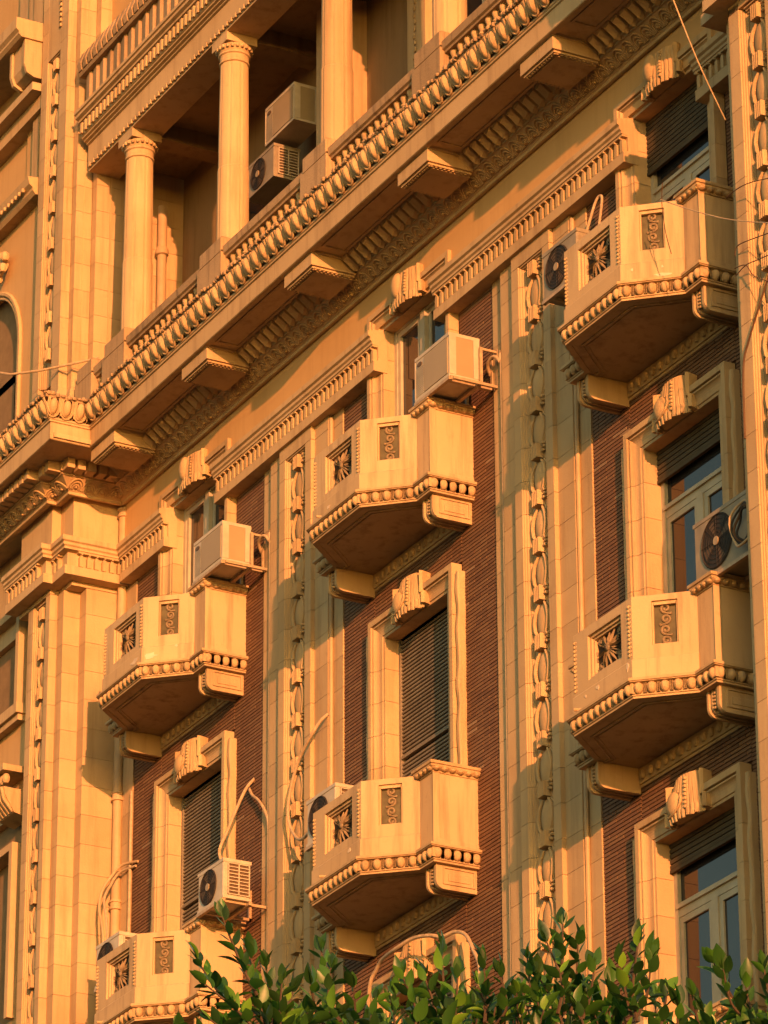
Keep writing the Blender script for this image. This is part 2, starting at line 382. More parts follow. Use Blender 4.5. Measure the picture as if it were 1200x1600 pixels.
def pilaster(xc, z0, z1, ztop, yb=0.0):
    # backing, seen only through the joints
    bk = MB(); prof = [(-0.95, 0.0), (-0.95, -0.026), (-0.69, -0.026), (-0.69, -0.076), (-0.375, -0.076), (-0.375, -0.126), (-0.25, -0.126), (-0.25, -0.02), (0.25, -0.02), (0.25, -0.126), (0.375, -0.126), (0.375, -0.076), (0.69, -0.076), (0.69, -0.026), (0.95, -0.026), (0.95, 0.0)]
    bk.prism([(x, y+0.0) for x, y in prof], z0-z0, z1-z0, 'z')
    P = part('pilaster', bk, 'joint', B, (xc, 0, z0))
    half = [(-0.955, 0.0), (-0.955, -0.031), (-0.70, -0.031), (-0.70, -0.081), (-0.385, -0.081), (-0.385, -0.131), (-0.245, -0.131), (-0.238, -0.118), (-0.228, -0.118), (-0.222, -0.098), (-0.210, -0.098), (-0.204, -0.076), (-0.190, -0.076), (-0.18, -0.045), (-0.18, 0.0)]
    cap = [(-0.955, 0.0), (-0.955, -0.031), (-0.70, -0.031), (-0.70, -0.081), (-0.385, -0.081), (-0.385, -0.131), (0.385, -0.131), (0.385, -0.081), (0.70, -0.081), (0.70, -0.031), (0.955, -0.031), (0.955, 0.0)]
    h = CT-0.005
    a_ = MB().prism(half, 0, h, 'z').mesh('stone_block', M['stone']); b_ = MB().prism([(-x, y) for x, y in half][::-1], 0, h, 'z').mesh('stone_block', M['stone'])
    for s0, s1 in courses(z0, ztop):
        sz = (s1-s0)/h
        part('stone_block', a_, None, P, (xc, 0, s0), scale=(1, 1, sz)); part('stone_block', b_, None, P, (xc, 0, s0), scale=(1, 1, sz))
    part('stone_block', MB().prism(cap, 0, z1-ztop-0.003, 'z'), 'stone', P, (xc, 0, ztop+0.003))
    pn = MB().box(-0.18, 0.18, -0.045, -0.02, z0-z0, ztop-z0); part('sunk_panel', pn, 'stone', P, (xc, 0, z0))
    lt = MB()
    for k, (d, h_) in enumerate(((0.118, 0.0), (0.098, 0.016), (0.076, 0.032))): lt.box(-0.2405+0.018*k*1.0, 0.2405-0.018*k, -d, -0.046, ztop-0.016*(k+1), ztop-0.016*k)
    part('panel_moulding', lt, 'stone', P, (xc, 0, 0))
    z = ztop-0.20
    while z > z0:
        part('festoon_link', FEST, None, P, (xc, -0.045, z)); z -= 0.515
    return P
for xp in XP: pilaster(xp, 12.4, 23.03, 22.87)
# narrow stone strip between left wing and brick, and its mirror
for x0, x1 in ((WL, WL+0.40),):
    P = part('corner_strip', MB().box(x0, x1-0.005, -0.024, 0.01, 12.4, 23.03), 'joint', B)
    for s0, s1 in courses(12.4, 23.03): part('stone_block', MB().box(x0, x1, -0.031, -0.022, s0, s1), 'stone', P)

# ------------------------------------------------------------------ windows
def ring(mb, x0, x1, z0, z1, t_, y0, y1):
    mb.box(x0, x0+t_, y0, y1, z0, z1); mb.box(x1-t_, x1, y0, y1, z0, z1)
    mb.box(x0+t_, x1-t_, y0, y1, z0, z0+t_); mb.box(x0+t_, x1-t_, y0, y1, z1-t_, z1)
ARCH = [(-0.02, 0.20), (-0.02, -0.045), (0.010, -0.047), (0.013, -0.058), (0.040, -0.060), (0.055, -0.061), (0.078, -0.066), (0.098, -0.076), (0.112, -0.090), (0.120, -0.106), (0.134, -0.108), (0.138, -0.092), (0.145, -0.092), (0.150, -0.124), (0.215, -0.124), (0.215, 0.0), (0.1, 0.0), (0.1, 0.20)]
def architrave(parent, xb, z0, h, OWi=0.70):
    P = parent; xo = OWi
    def stL(z): return [(-xo-u, w, z) for u, w in ARCH]
    def stR(z): return [(xo+u, w, z) for u, w in ARCH]
    cs = courses(z0, h-0.02, h-20*CT)
    hh = CT-0.005
    A = MB().loft([stL(0), stL(hh)]).mesh('stone_block', M['stone']); C_ = MB().loft([stR(0), stR(hh)]).mesh('stone_block', M['stone'])
    for s0, s1 in cs[:-1]:
        for me in (A, C_): part('stone_block', me, None, P, (xb, 0, s0), scale=(1, 1, (s1-s0)/hh))
    s0, s1 = cs[-1]
    mL = [(-xo-u, w, h+u) for u, w in ARCH]; mR = [(xo+u, w, h+u) for u, w in ARCH]
    part('stone_block', MB().loft([stL(s0), mL]), 'stone', P, (xb, 0, 0)); part('stone_block', MB().loft([mR, stR(s0)]), 'stone', P, (xb, 0, 0))
    # lintel stones
    xs = (-xo, -0.26, 0.26, xo)
    for k in range(3):
        a0 = mL if k == 0 else [(xs[k]+0.002, w, h+u) for u, w in ARCH]; a1 = mR if k == 2 else [(xs[k+1]-0.002, w, h+u) for u, w in ARCH]
        part('lintel_stone', MB().loft([a0, a1]), 'stone', P, (xb, 0, 0))
def wavy_strip(parent, xb, z0, z1, s_):
    mb = MB(); n = int((z1-z0)/0.09); st = []
    for i in range(n+1):
        z = z0+(z1-z0)*i/n; wv = 0.008*math.sin(i*math.pi/2.9)+0.003*math.sin(i*1.7)
        xa, xc = 0.918, 1.005+wv*0.4
        st.append([(s_*xa, 0.0, z), (s_*xa, -0.062+wv, z), (s_*(xa+0.035), -0.098+wv, z), (s_*(xc-0.01), -0.098+wv*0.5, z), (s_*xc, -0.08, z), (s_*xc, 0.0, z)])
    mb.loft(st); part('side_trim', mb, 'stone', parent, (xb, 0, 0))
# keystones --------------------------------------------------
def keystone_mesh(kind):
    """bowed cartouche: ribs set round a half oval plan, scalloped bottom edge"""
    mb = MB(); AX, AY, Y0 = 0.27, 0.105, -0.10
    H_ = 0.34 if kind == 0 else 0.37
    def pos(a_, r_, z, t_=0.0):
        return (AX*r_*math.sin(a_)+t_*math.cos(a_), Y0-AY*r_*math.cos(a_)+t_*math.sin(a_), z)
    def rad(f_): return (0.95+0.10*math.sin(math.pi*min(1, f_*1.3))-0.12*f_*f_) if kind == 0 else 1.0-0.34*f_**1.3
    n = 13
    st = []
    for f_ in (0.0, 0.08, 0.3, 0.6, 0.85, 1.0):
        st.append([pos(math.pi*(-0.5+k/12), rad(f_)*0.93, -0.02+f_*H_) for k in range(13)]+[(AX*0.93*rad(f_), 0.0, -0.02+f_*H_), (-AX*0.93*rad(f_), 0.0, -0.02+f_*H_)])
    mb.loft(st)
    for k in range(n):
        a_ = math.pi*(-0.47+0.94*k/(n-1)); t_ = 0.020
        top = 1.0
        if kind == 1: top = (0.42, 0.62, 0.78, 0.90, 1.0, 1.02, 1.03)[k] if k < 7 else 1.03
        low = -0.045-0.018*(k % 2)
        if kind == 1 and 2 <= k <= 5: fs = ((0.62, top),)       # cartouche covers the lower part
        else: fs = ((0.0, top),)
        for f0, f1 in fs:
            P_ = []
            for q in range(5):
                f_ = f0+(f1-f0)*q/4; z = (low if f_ == 0 else -0.02)+f_*H_ ; P_.append((rad(min(1, f_)), z))
            V = []
            for r_, z in P_:
                V += [pos(a_, 0.85*r_, z, -t_), pos(a_, r_+0.02, z, -t_), pos(a_, r_+0.085, z, 0.0), pos(a_, r_+0.02, z, t_), pos(a_, 0.85*r_, z, t_)]
            mb.loft([V[5*q:5*q+5] for q in range(5)])
        # scallop tongues along the bottom
        V = []
        for z, r_ in ((-0.06-0.01*(k % 2), 1.02), (0.0, 1.10), (0.035, 1.06)): V.append([pos(a_, 0.9, z, -0.017), pos(a_, r_, z, -0.017), pos(a_, r_+0.03, z, 0), pos(a_, r_, z, 0.017), pos(a_, 0.9, z, 0.017)])
        mb.loft(V)
    for k in range(8):   # bead band on the right quarter
        f_ = 0.12+0.78*k/7; x, y, z = pos(math.pi*0.12, rad(f_)+0.10, -0.02+f_*H_); mb.ell((x, y, z), 0.019, 0.019, 0.018, 7, 5)
    if kind == 1:
        for f_, zz in ((0.28, 0),):
            x, y, z = pos(-math.pi*0.16, 0.93, 0.125); mb.ell((x, y, z), 0.105, 0.045, 0.115, 14, 8)
        mb.tube([pos(-math.pi*(0.16+0.21*math.cos(t_)), 1.06-0.07*math.sin(t_), 0.13+0.125*math.sin(t_)) for t_ in [math.pi*(0.95+1.1*i/14) for i in range(15)]], 0.013, 6)
        x, y, z = pos(-0.47*math.pi, 1.08, 0.04); mb.ell((x, y, z), 0.03, 0.03, 0.03, 8, 5)
    else:
        x, y, z = pos(-math.pi*0.12, 0.93, 0.20); mb.ell((x, y, z), 0.10, 0.06, 0.15, 12, 8)
    # concave flare plates against the lintel
    for s_ in (-1, 1):
        mb.prism([(s_*AX*0.80, 0.0), (s_*(AX+0.015), -0.118), (s_*(AX+0.055), -0.16), (s_*(AX+0.075), -0.128), (s_*(AX+0.03), 0.0)], -0.03, 0.10, 'z')
        mb.prism([(s_*AX*0.70, 0.0), (s_*(AX-0.03), -0.118), (s_*(AX+0.02), -0.16), (s_*(AX+0.035), -0.128), (s_*(AX), 0.0)], 0.10, H_*0.93, 'z')
    return mb.mesh('keystone', M['carved'])
KS = (keystone_mesh(0), keystone_mesh(1))
def slats(mb, x0, x1, z0, z1, y, pitch):
    z = z0
    while z+pitch <= z1+0.001:
        mb.prism([(y, z+0.004), (y-0.022, z+0.001), (y-0.030, z+0.006), (y-0.031, z+pitch*0.45), (y-0.022, z+pitch*0.72), (y, z+pitch*0.80)], x0, x1, 'x'); z += pitch
def window(bi, row, kind):
    xb = XB[bi]; z0 = ZL[row]+0.0; h = HEAD[row]; yf = 0.07 if kind == 'glass' else 0.12; o = 0.684
    fr = MB()
    if kind == 'shutter':
        ring(fr, -o, o, z0, h+0.015, 0.035, yf, yf+0.07)
        W_ = part('window', fr, 'shutter', B, (xb, 0, 0))
        mid = z0+(h-z0)*0.55
        for a0, a1 in ((z0+0.04, mid-0.012), (mid+0.012, h+0.012)):
            sl_ = MB(); slats(sl_, -0.675, 0.675, a0, a1, yf+0.045, 0.044)
            q = part('slat', sl_, 'shutter', W_, (xb, 0, 0)); q['kind'] = 'stuff'
        part('middle_rail', MB().box(-0.675, 0.675, yf+0.005, yf+0.05, mid-0.011, mid+0.011), 'shutter', W_, (xb, 0, 0))
        bkm = MB().box(-0.68, 0.68, yf+0.06, yf+0.10, z0+0.03, h); part('dark_gap_sheet', bkm, 'void', W_, (xb, 0, 0))  # dark sheet behind the slats, unlit depth put into its colour
    else:
        ring(fr, -o, o, z0, h+0.015, 0.065, yf+0.02, yf+0.10)
        if kind == 'roller':
            rb = {0: 22.97, 1: 19.62, 2: 15.67}[row]; tz = {0: 22.70, 1: 19.28, 2: 15.27}[row]
            fr.box(-o+0.055, o-0.055, yf+0.03, yf+0.10, tz-0.07, tz+0.07); fr.box(-o+0.055, o-0.055, yf+0.005, yf+0.03, tz+0.01, tz+0.05)
            fr.box(-0.055, 0.055, yf+0.02, yf+0.10, z0+0.055, tz-0.07)
            W_ = part('window', fr, 'frame', B, (xb, 0, 0))
            for s_ in (-1, 1):
                cf = MB(); x0, x1 = (-0.617, -0.058) if s_ < 0 else (0.058, 0.617)
                ring(cf, x0, x1, z0+0.058, tz-0.073, 0.06, yf+0.035, yf+0.085); C_ = part('casement', cf, 'frame', W_, (xb, 0, 0))
                part('pane', MB().box(x0+0.06, x1-0.06, yf+0.055, yf+0.062, z0+0.118, tz-0.133), 'glass', W_, (xb, 0, 0))
            part('pane', MB().box(-o+0.065, o-0.065, yf+0.06, yf+0.067, tz+0.07, h-0.04), 'glass', W_, (xb, 0, 0))
            ro = MB(); z = rb
            while z < h:
                ro.prism([(yf+0.015, z), (yf-0.012, z+0.006), (yf-0.016, z+0.03), (yf-0.012, z+0.046), (yf+0.015, z+0.05)], -0.69, 0.69, 'x'); z += 0.052
            q = part('roller_shutter', ro, 'roller', W_, (xb, 0, 0)); q['kind'] = 'stuff'
            part('shutter_rail', MB().box(-0.70, 0.70, yf-0.02, yf+0.016, rb-0.035, rb-0.002), 'roller', W_, (xb, 0, 0))
        else:
            fr.box(-0.06, 0.035, yf, yf+0.10, z0+0.055, h-0.04); fr.box(-0.10, -0.064, yf+0.035, yf+0.10, z0+0.055, h-0.04)
            ring(fr, -0.617, -0.105, z0+0.068, h-0.053, 0.06, yf+0.030, yf+0.09); ring(fr, 0.04, 0.617, z0+0.068, h-0.053, 0.05, yf+0.05, yf+0.09)
            W_ = part('window', fr, 'frame', B, (xb, 0, 0))
            part('pane', MB().box(-0.557, -0.165, yf+0.062, yf+0.07, z0+0.128, h-0.113), 'glass', W_, (xb, 0, 0))
            part('pane', MB().box(0.09, 0.567, yf+0.066, yf+0.074, z0+0.118, h-0.103), 'glass', W_, (xb, 0, 0))
            part('dark_room_sheet', MB().box(-0.655, 0.655, yf+0.11, yf+0.12, z0, h), 'void', W_, (xb, 0, 0))  # dark sheet behind the panes, its colour stands for the unlit room
    bkA = MB().prism([(-0.912, z0), (-0.74, z0), (-0.74, h+0.04), (0.74, h+0.04), (0.74, z0), (0.912, z0), (0.912, h+0.20), (-0.912, h+0.20)], -0.02, 0.0, 'y')
    A_ = part('window_surround', bkA, 'joint', B, (xb, 0, 0))
    architrave(A_, xb, z0-0.12, h)
    if row: 
        for s_ in (-1, 1): wavy_strip(A_, xb, z0-0.1, h+0.10, s_)
    part('keystone', KS[0 if row == 0 else 1], None, A_, (xb-0.0, -0.0, h+0.02))
KIND = {(0, 0): 'glass', (1, 0): 'glass', (2, 0): 'roller', (0, 1): 'shutter', (1, 1): 'shutter', (2, 1): 'roller', (0, 2): 'shutter', (1, 2): 'shutter', (2, 2): 'roller'}
for (bi, row), k_ in KIND.items(): window(bi, row, k_)

# ------------------------------------------------------------------ balconies
BO = [(-1.21, 0.0), (-1.21, -0.52), (-0.93, -0.52), (-0.52, -0.97), (0.52, -0.97), (0.93, -0.52), (1.21, -0.52), (1.21, 0.0)]
egg = MB(); egg.ell((0, 0.008, 0), 0.046, 0.050, 0.058, 10, 7)
egg.v = [(x*(1.0+1.6*z), y*(1.0+0.5*z), z) for x, y, z in egg.v]
EGG = egg.mesh('egg', M['carved'])
def panel_ring(mb, p0, p1, z0, z1, hx0, hx1, hz0, hz1, th):
    """wall panel from p0 to p1 (outer face), with a rectangular opening"""
    dx, dy = p1[0]-p0[0], p1[1]-p0[1]; L = math.hypot(dx, dy); ux, uy = dx/L, dy/L; nx, ny = -uy, ux
    def bx(s0, s1, a0, a1, d0=0.0, d1=th):
        V = []
        for z in (a0, a1):
            for s_, d in ((s0, d0), (s1, d0), (s1, d1), (s0, d1)): V.append((p0[0]+ux*s_+nx*d, p0[1]+uy*s_+ny*d, z))
        mb.add(V, [(0, 3, 2, 1), (4, 5, 6, 7), (0, 1, 5, 4), (1, 2, 6, 5), (2, 3, 7, 6), (3, 0, 4, 7)])
    bx(0, hx0, z0, z1); bx(hx1, L, z0, z1); bx(hx0, hx1, z0, hz0); bx(hx0, hx1, hz1, z1)
    return bx
def rosette():
    mb = MB(); W_, H_ = 0.275, 0.205
    for x, z, r_, n in ((0, 0, 0.035, 10),): mb.ell((x, -0.035, z), r_, 0.035, r_, n, 6)
    for k in range(24):
        a_ = 2*math.pi*(k+0.3)/24; ca, sa = math.cos(a_), math.sin(a_); rr_ = (0.25, 0.15, 0.20, 0.12)[k % 4]
        rr_ = min(rr_, abs(W_/ca) if abs(ca) > 0.05 else 9, abs(H_/sa) if abs(sa) > 0.05 else 9)
        t0, t1, t2 = 0.03, rr_*0.60, rr_
        def q(r_, s_, y): return (r_*ca-s_*sa, y, r_*sa+s_*ca)
        mb.add([q(t0, -0.006, -0.03), q(t0, 0.006, -0.03), q(t1, 0.010, -0.02-0.015*(k % 2)), q(t2, 0.006*((k % 3)-1), -0.008), q(t1, -0.010, -0.02-0.015*(k % 2)), q(t1*0.8, 0, -0.05), q(t0, 0, -0.05)],
               [(0, 4, 5, 6), (6, 5, 2, 1), (4, 3, 5), (5, 3, 2)])
    for sx in (-1, 1):
        for sz in (-1, 1):
            pts = [(sx*(0.17+0.05*(1-t_*0.6)*math.cos(t_*9)), -0.012, sz*(0.12+0.05*(1-t_*0.6)*math.sin(t_*9))) for t_ in [i/12 for i in range(13)]]
            mb.tube(pts, 0.009, 5); mb.tube([(p_[0]*0.62, p_[1], p_[2]*0.55) for p_ in pts], 0.007, 5); mb.ell((sx*0.17, -0.015, sz*0.12), 0.016, 0.014, 0.016, 6, 4)
            mb.ell((sx*0.25, -0.012, sz*0.03), 0.016, 0.016, 0.03, 6, 4); mb.ell((sx*0.06, -0.012, sz*0.18), 0.03, 0.014, 0.014, 6, 4)
    return mb.mesh('rosette_relief', M['bronze'])
def scrolls():
    mb = MB()
    for k in range(4):
        s_ = -1 if k % 2 else 1; zc = -0.155+0.105*k
        pts = []
        for i in range(17):
            t_ = i/16; r_ = 0.046*(1-0.75*t_); a_ = math.pi/2*(-1)+t_*8.2
            pts.append((0.012+s_*r_*math.cos(a_)*1.05 if False else r_*math.cos(a_)*s_, -0.008, zc+r_*math.sin(a_)))
        mb.tube(pts, 0.0125, 6)
        mb.tube([(-0.055*s_, -0.008, zc-0.06), (-0.02*s_, -0.008, zc-0.052), (pts[0][0], -0.008, pts[0][2])], 0.009, 5)
        mb.ell((0.05*s_, -0.008, zc+0.055), 0.012, 0.01, 0.012, 5, 4)
    return mb.mesh('scroll_relief', M['bronze'])
ROS, SCR = rosette(), scrolls()
bd = MB()
for k in range(13): bd.ell((0, 0, 0.02+k*0.04), 0.016, 0.014, 0.016, 7, 5); bd.ell((0.026, 0.004, 0.02+k*0.04), 0.009, 0.009, 0.012, 5, 4)
BEAD = bd.mesh('bead_strip', M['carved'])
def bracket_mesh(s_):
    mb = MB()
    def prf(d): # (y,z) outline with rounded lower front corner, inset by d
        r_ = 0.09; y1, zb = -0.475+d, -0.430+d; P_ = [(-0.0, -0.175), (-0.0, zb)]
        for i in range(7):
            a_ = -math.pi/2-(math.pi/2)*i/6; P_.append((y1+r_+r_*math.cos(a_), zb+r_+r_*math.sin(a_)))
        P_.append((y1, -0.175)); return P_
    x0, x1 = 0.955, 1.165
    mb.prism(prf(0.03), x0+0.004, x1-0.004, 'x'); mb.prism(prf(0.0), x0, x0+0.03, 'x'); mb.prism(prf(0.0), x1-0.04, x1, 'x')
    mb.prism(prf(0.015), x0+0.05, x0+0.075, 'x'); mb.prism(prf(0.015), x1-0.08, x1-0.06, 'x')
    # side panel: raised rim
    for xx0, xx1 in ((x1, x1+0.012),):
        mb.box(xx0, xx1, -0.40, -0.04, -0.215, -0.20); mb.box(xx0, xx1, -0.40, -0.385, -0.38, -0.215); mb.box(xx0, xx1, -0.055, -0.04, -0.38, -0.215); mb.box(xx0, xx1, -0.385, -0.055, -0.38, -0.365)
        mb.box(xx0, xx1*1.0-0.006, -0.34, -0.10, -0.34, -0.27)
    for i in range(5): mb.ell((0.5*(x0+x1), -0.452, -0.22-0.035*i), 0.028, 0.018, 0.014, 6, 4)
    if s_ < 0: mb.v = [(-x, y, z) for x, y, z in mb.v]
    return mb.mesh('bracket', M['stone'])
BRK = (bracket_mesh(-1), bracket_mesh(1))
def build_balcony():
    """returns list of (name, mesh, local loc, rz) templates; first one is the parapet itself"""
    T = []
    pa = MB()
    # front panel with square opening
    fx0, fx1, fz0, fz1 = 0.26, 0.85, 0.29, 0.725
    bx = panel_ring(pa, (-0.52, -0.97), (0.52, -0.97), 0.0, 0.82, fx0, fx1, fz0, fz1, 0.13)
    fm = []
    for a_, b2 in (((0.52, -0.97), (0.93, -0.52)), ((-0.93, -0.52), (-0.52, -0.97))):
        L = math.hypot(b2[0]-a_[0], b2[1]-a_[1]); bx = panel_ring(pa, a_, b2, 0.0, 0.82, L/2-0.12, L/2+0.12, 0.33, 0.76, 0.13)
    pr = MB()
    for s_ in (-1, 1):
        x0, x1 = sorted((s_*0.93, s_*1.21)); pa.box(x0, x1, -0.52, 0.02, 0.0, 0.77)
        # sunk borders on pier sides
        for zz0, zz1 in ((0.05, 0.16),): pa.box(min(s_*1.21, s_*1.222), max(s_*1.21, s_*1.222), -0.53, -0.0, 0.0, 0.07)
        xe = s_*1.2105; pa.box(min(xe, s_*1.218), max(xe, s_*1.218), -0.53, -0.455, 0.07, 0.765)
    T.append(('balcony', pa.mesh('balcony', M['render']), (0, 0, 0), 0))
    sk = MB(); sweep(sk, [BO[2], BO[3], BO[4], BO[5]], [(-0.02, 0.0), (0.014, 0.0), (0.014, 0.195), (0.0, 0.21), (-0.02, 0.21)]); T.append(('skirting', sk.mesh('skirting', M['render']), (0, 0, 0), 0))
    # frames in the openings (stepped lintel and left stile) + reliefs
    of = MB(); ring(of, -0.26, 0.33, 0.29, 0.725, 0.028, -0.945, -0.88); ring(of, -0.232, 0.302, 0.318, 0.697, 0.022, -0.925, -0.86)
    T.append(('opening_frame', of.mesh('opening_frame', M['render']), (0, 0, 0), 0))
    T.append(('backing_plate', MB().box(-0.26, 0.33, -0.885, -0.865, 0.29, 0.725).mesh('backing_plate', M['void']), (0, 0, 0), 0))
    T.append(('rosette_relief', ROS, (0.035, -0.886, 0.507), 0))
    for (a_, b2) in (((0.52, -0.97), (0.93, -0.52)), ((-0.93, -0.52), (-0.52, -0.97))):
        an = math.atan2(b2[1]-a_[1], b2[0]-a_[0]); mx_, my_ = (a_[0]+b2[0])/2, (a_[1]+b2[1])/2
        fr = MB(); ring(fr, -0.12, 0.12, 0.33, 0.76, 0.016, 0.022, 0.05); fr.box(-0.10, 0.10, 0.012, 0.05, 0.722, 0.743)
        T.append(('opening_frame', fr.mesh('opening_frame', M['render']), (mx_, my_, 0), an))
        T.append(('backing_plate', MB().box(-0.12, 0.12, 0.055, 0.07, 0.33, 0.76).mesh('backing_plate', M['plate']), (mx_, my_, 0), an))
        nx, ny = math.sin(an), -math.cos(an)
        T.append(('scroll_relief', SCR, (mx_-nx*0.055, my_-ny*0.055, 0.535), an))
    for s_ in (-1, 1): T.append(('bead_strip', BEAD, (s_*0.485 - (0.013), -0.972, 0.235), 0))
    # pier caps
    for s_ in (-1, 1):
        cp = MB(); o_ = [(-0.14, 0.0), (-0.14, -0.52), (0.14, -0.52), (0.14, 0.0)]
        sweep(cp, o_, [(-0.02, 0.762), (0.012, 0.762), (0.012, 0.782), (0.03, 0.79), (0.052, 0.815), (0.052, 0.835), (0.065, 0.84), (0.065, 0.87), (-0.02, 0.87)])
        cp.box(-0.13, 0.13, -0.51, 0.0, 0.775, 0.868)
        for x, y, an, i in along(o_, 0.03, 0.085): cp.ell((x, y-0.0, 0.80), 0.040, 0.036, 0.028, 8, 5)
        T.append(('pier_cap', cp.mesh('pier_cap', M['carved']), (s_*1.07, 0, 0), 0))
    # ledge: top fillets, egg band, bottom fillets, slab
    lg = MB(); sweep(lg, BO, [(-0.30 if False else -0.05, 0.001), (0.075, 0.0), (0.075, -0.028), (0.064, -0.030), (0.064, -0.038), (0.040, -0.04), (0.016, -0.044), (0.010, -0.125), (0.012, -0.142), (0.022, -0.146), (0.022, -0.157), (0.010, -0.16), (0.010, -0.18), (-0.05, -0.18)])
    T.append(('ledge', lg.mesh('ledge', M['stone']), (0, 0, 0), 0))
    sb = MB(); inner = off(BO, -0.05); sb.prism([(x, y) for x, y in inner], -0.172, -0.01, 'z')
    i1 = [( -1.02, -0.40), (-0.86, -0.40), (-0.46, -0.83), (0.46, -0.83), (0.86, -0.40), (1.02, -0.40)]
    sweep(sb, i1, [(-0.012, -0.171), (0.012, -0.171), (0.012, -0.184), (-0.012, -0.184)]); sweep(sb, off(i1, -0.045), [(-0.008, -0.171), (0.008, -0.171), (0.008, -0.180), (-0.008, -0.180)])
    T.append(('soffit', sb.mesh('soffit', M['render']), (0, 0, 0), 0))
    dt = MB()
    for x, y, an, i in along(BO, 0.030, 0.112, 0.5):
        T.append(('egg', EGG, (x, y, -0.090), an))
    for x, y, an, i in along(BO, 0.026, 0.112, 0.0)+along(BO, 0.026, 0.112, 1.0):
        q = MB().box(-0.013, -0.003, -0.010, 0.035, -0.140, -0.042).box(0.003, 0.013, -0.010, 0.035, -0.140, -0.042)
        ca, sa = math.cos(an), math.sin(an); dt.add([(x+vx*ca-vy*sa, y+vx*sa+vy*ca, vz) for vx, vy, vz in q.v], q.f)
    T.append(('dart', dt.mesh('dart', M['carved']), (0, 0, 0), 0, 'stuff'))
    for s_ in (0, 1): T.append(('bracket', BRK[s_], (0, 0, 0), 0))
    wm = MB().box(-0.95, 0.95, -0.035, 0.0, -0.34, -0.18).box(-0.95, 0.95, -0.02, 0.0, -0.37, -0.34)
    for k in range(14): wm.ell((-0.87+k*0.134, -0.04, -0.262), 0.042, 0.03, 0.05, 8, 5)
    T.append(('wall_moulding', wm.mesh('wall_moulding', M['carved']), (0, 0, 0), 0))
    return T
BT = build_balcony()
def place_balcony(xb, zl):
    par = None
    for t_ in BT:
        o = bpy.data.objects.new(t_[0], t_[1])
        if len(t_) > 4: o['kind'] = t_[4]
        link(o, B if par is None else par, (xb+t_[2][0], t_[2][1], zl+t_[2][2]), t_[3])
        if par is None: par = o
    return par
BAL = {}
for row in (0, 1, 2):
    for bi, xb in enumerate(XB):
        if row == 2 and xb != XB[2] : continue
        BAL[(bi, row)] = place_balcony(xb, ZL[row])
# wear that differs from balcony to balcony: flaked paint, patched plaster, rain spouts
def flake(bi, row, kind, s0, z0, w_, h_, seed):
    rr = random.Random(seed); n = 11; a_ = [2*math.pi*k/n for k in range(n)]
    P_ = [(s0+w_*math.cos(t)*rr.uniform(0.45, 1.1), z0+h_*math.sin(t)*rr.uniform(0.4, 1.1)) for t in a_]
    mb = MB(); mb.prism(P_, -0.0185 if z0 < 0.2 else -0.0035, 0.004, 'y')
    if kind == 'front': loc, an = (XB[bi], -0.97, ZL[row]), 0.0
    else: loc, an = (XB[bi]+0.725, -0.745, ZL[row]), math.atan2(0.45, 0.41)
    part('flaked_patch', mb, 'flake', BAL[(bi, row)], loc, an)
for q in ((0, 0, 'front', 0.36, 0.10, 0.13, 0.035, 1), (0, 0, 'cham', -0.20, 0.09, 0.09, 0.05, 2), (0, 0, 'cham', 0.10, 0.185, 0.02, 0.02, 3), (2, 0, 'cham', 0.10, 0.045, 0.13, 0.022, 4), (2, 0, 'cham', -0.20, 0.13, 0.012, 0.02, 5), (2, 0, 'cham', 0.09, 0.13, 0.012, 0.02, 6),
          (2, 1, 'front', 0.45, 0.16, 0.03, 0.05, 7), (2, 1, 'front', -0.08, 0.15, 0.04, 0.03, 8), (2, 1, 'front', -0.30, 0.14, 0.02, 0.02, 9), (1, 1, 'front', 0.30, 0.15, 0.035, 0.03, 10), (1, 0, 'front', -0.16, 0.10, 0.05, 0.02, 11)):
    flake(*q)
for bi, row, x in ((1, 1, -0.22), (2, 1, -0.40), (0, 1, -0.30), (1, 0, -0.30)):
    part('rain_spout', MB().tube([(x, -0.95, 0.045), (x, -1.06, 0.03)], 0.016, 8), 'pipe', BAL[(bi, row)], (XB[bi], 0, ZL[row]))

# ------------------------------------------------------------------ main cornice
CO = [(-50, -0.82)]+LWO[:3]+[(WL, 0.0), (WR, 0.0)]+RWO[1:]
bmq = MB(); sweep(bmq, CO, [(-0.25, 24.14), (0.0, 24.14), (0.082, 24.10), (0.09, 24.088), (0.12, 24.086), (0.13, 24.09), (0.13, 24.125), (0.145, 24.135), (0.15, 24.145), (0.285, 24.25), (0.30, 24.252), (0.30, 24.28), (0.325, 24.285), (0.325, 24.42), (-0.25, 24.42)])
CB = part('bed_moulding', bmq, 'stone', B)
gw = MB()
for r_ in (0.095, 0.068, 0.042):
    pts = [(r_*math.cos(math.pi*i/8), -0.006-0.79*(0.005+1.6*r_*math.sin(math.pi*i/8)), -0.003+0.613*(0.005+1.6*r_*math.sin(math.pi*i/8))) for i in range(9)]; gw.tube(pts, 0.0105, 5)
gw.ell((0, -0.035, 0.018), 0.022, 0.028, 0.02, 6, 4)
GW = gw.mesh('guilloche_arc', M['carved'])
for x, y, an, i in along(CO, 0.15, 0.175):
    if x < -47.6 or x > -28.5: continue
    part('guilloche_arc', GW, None, CB, (x, y, 24.145), an)
lb = MB()
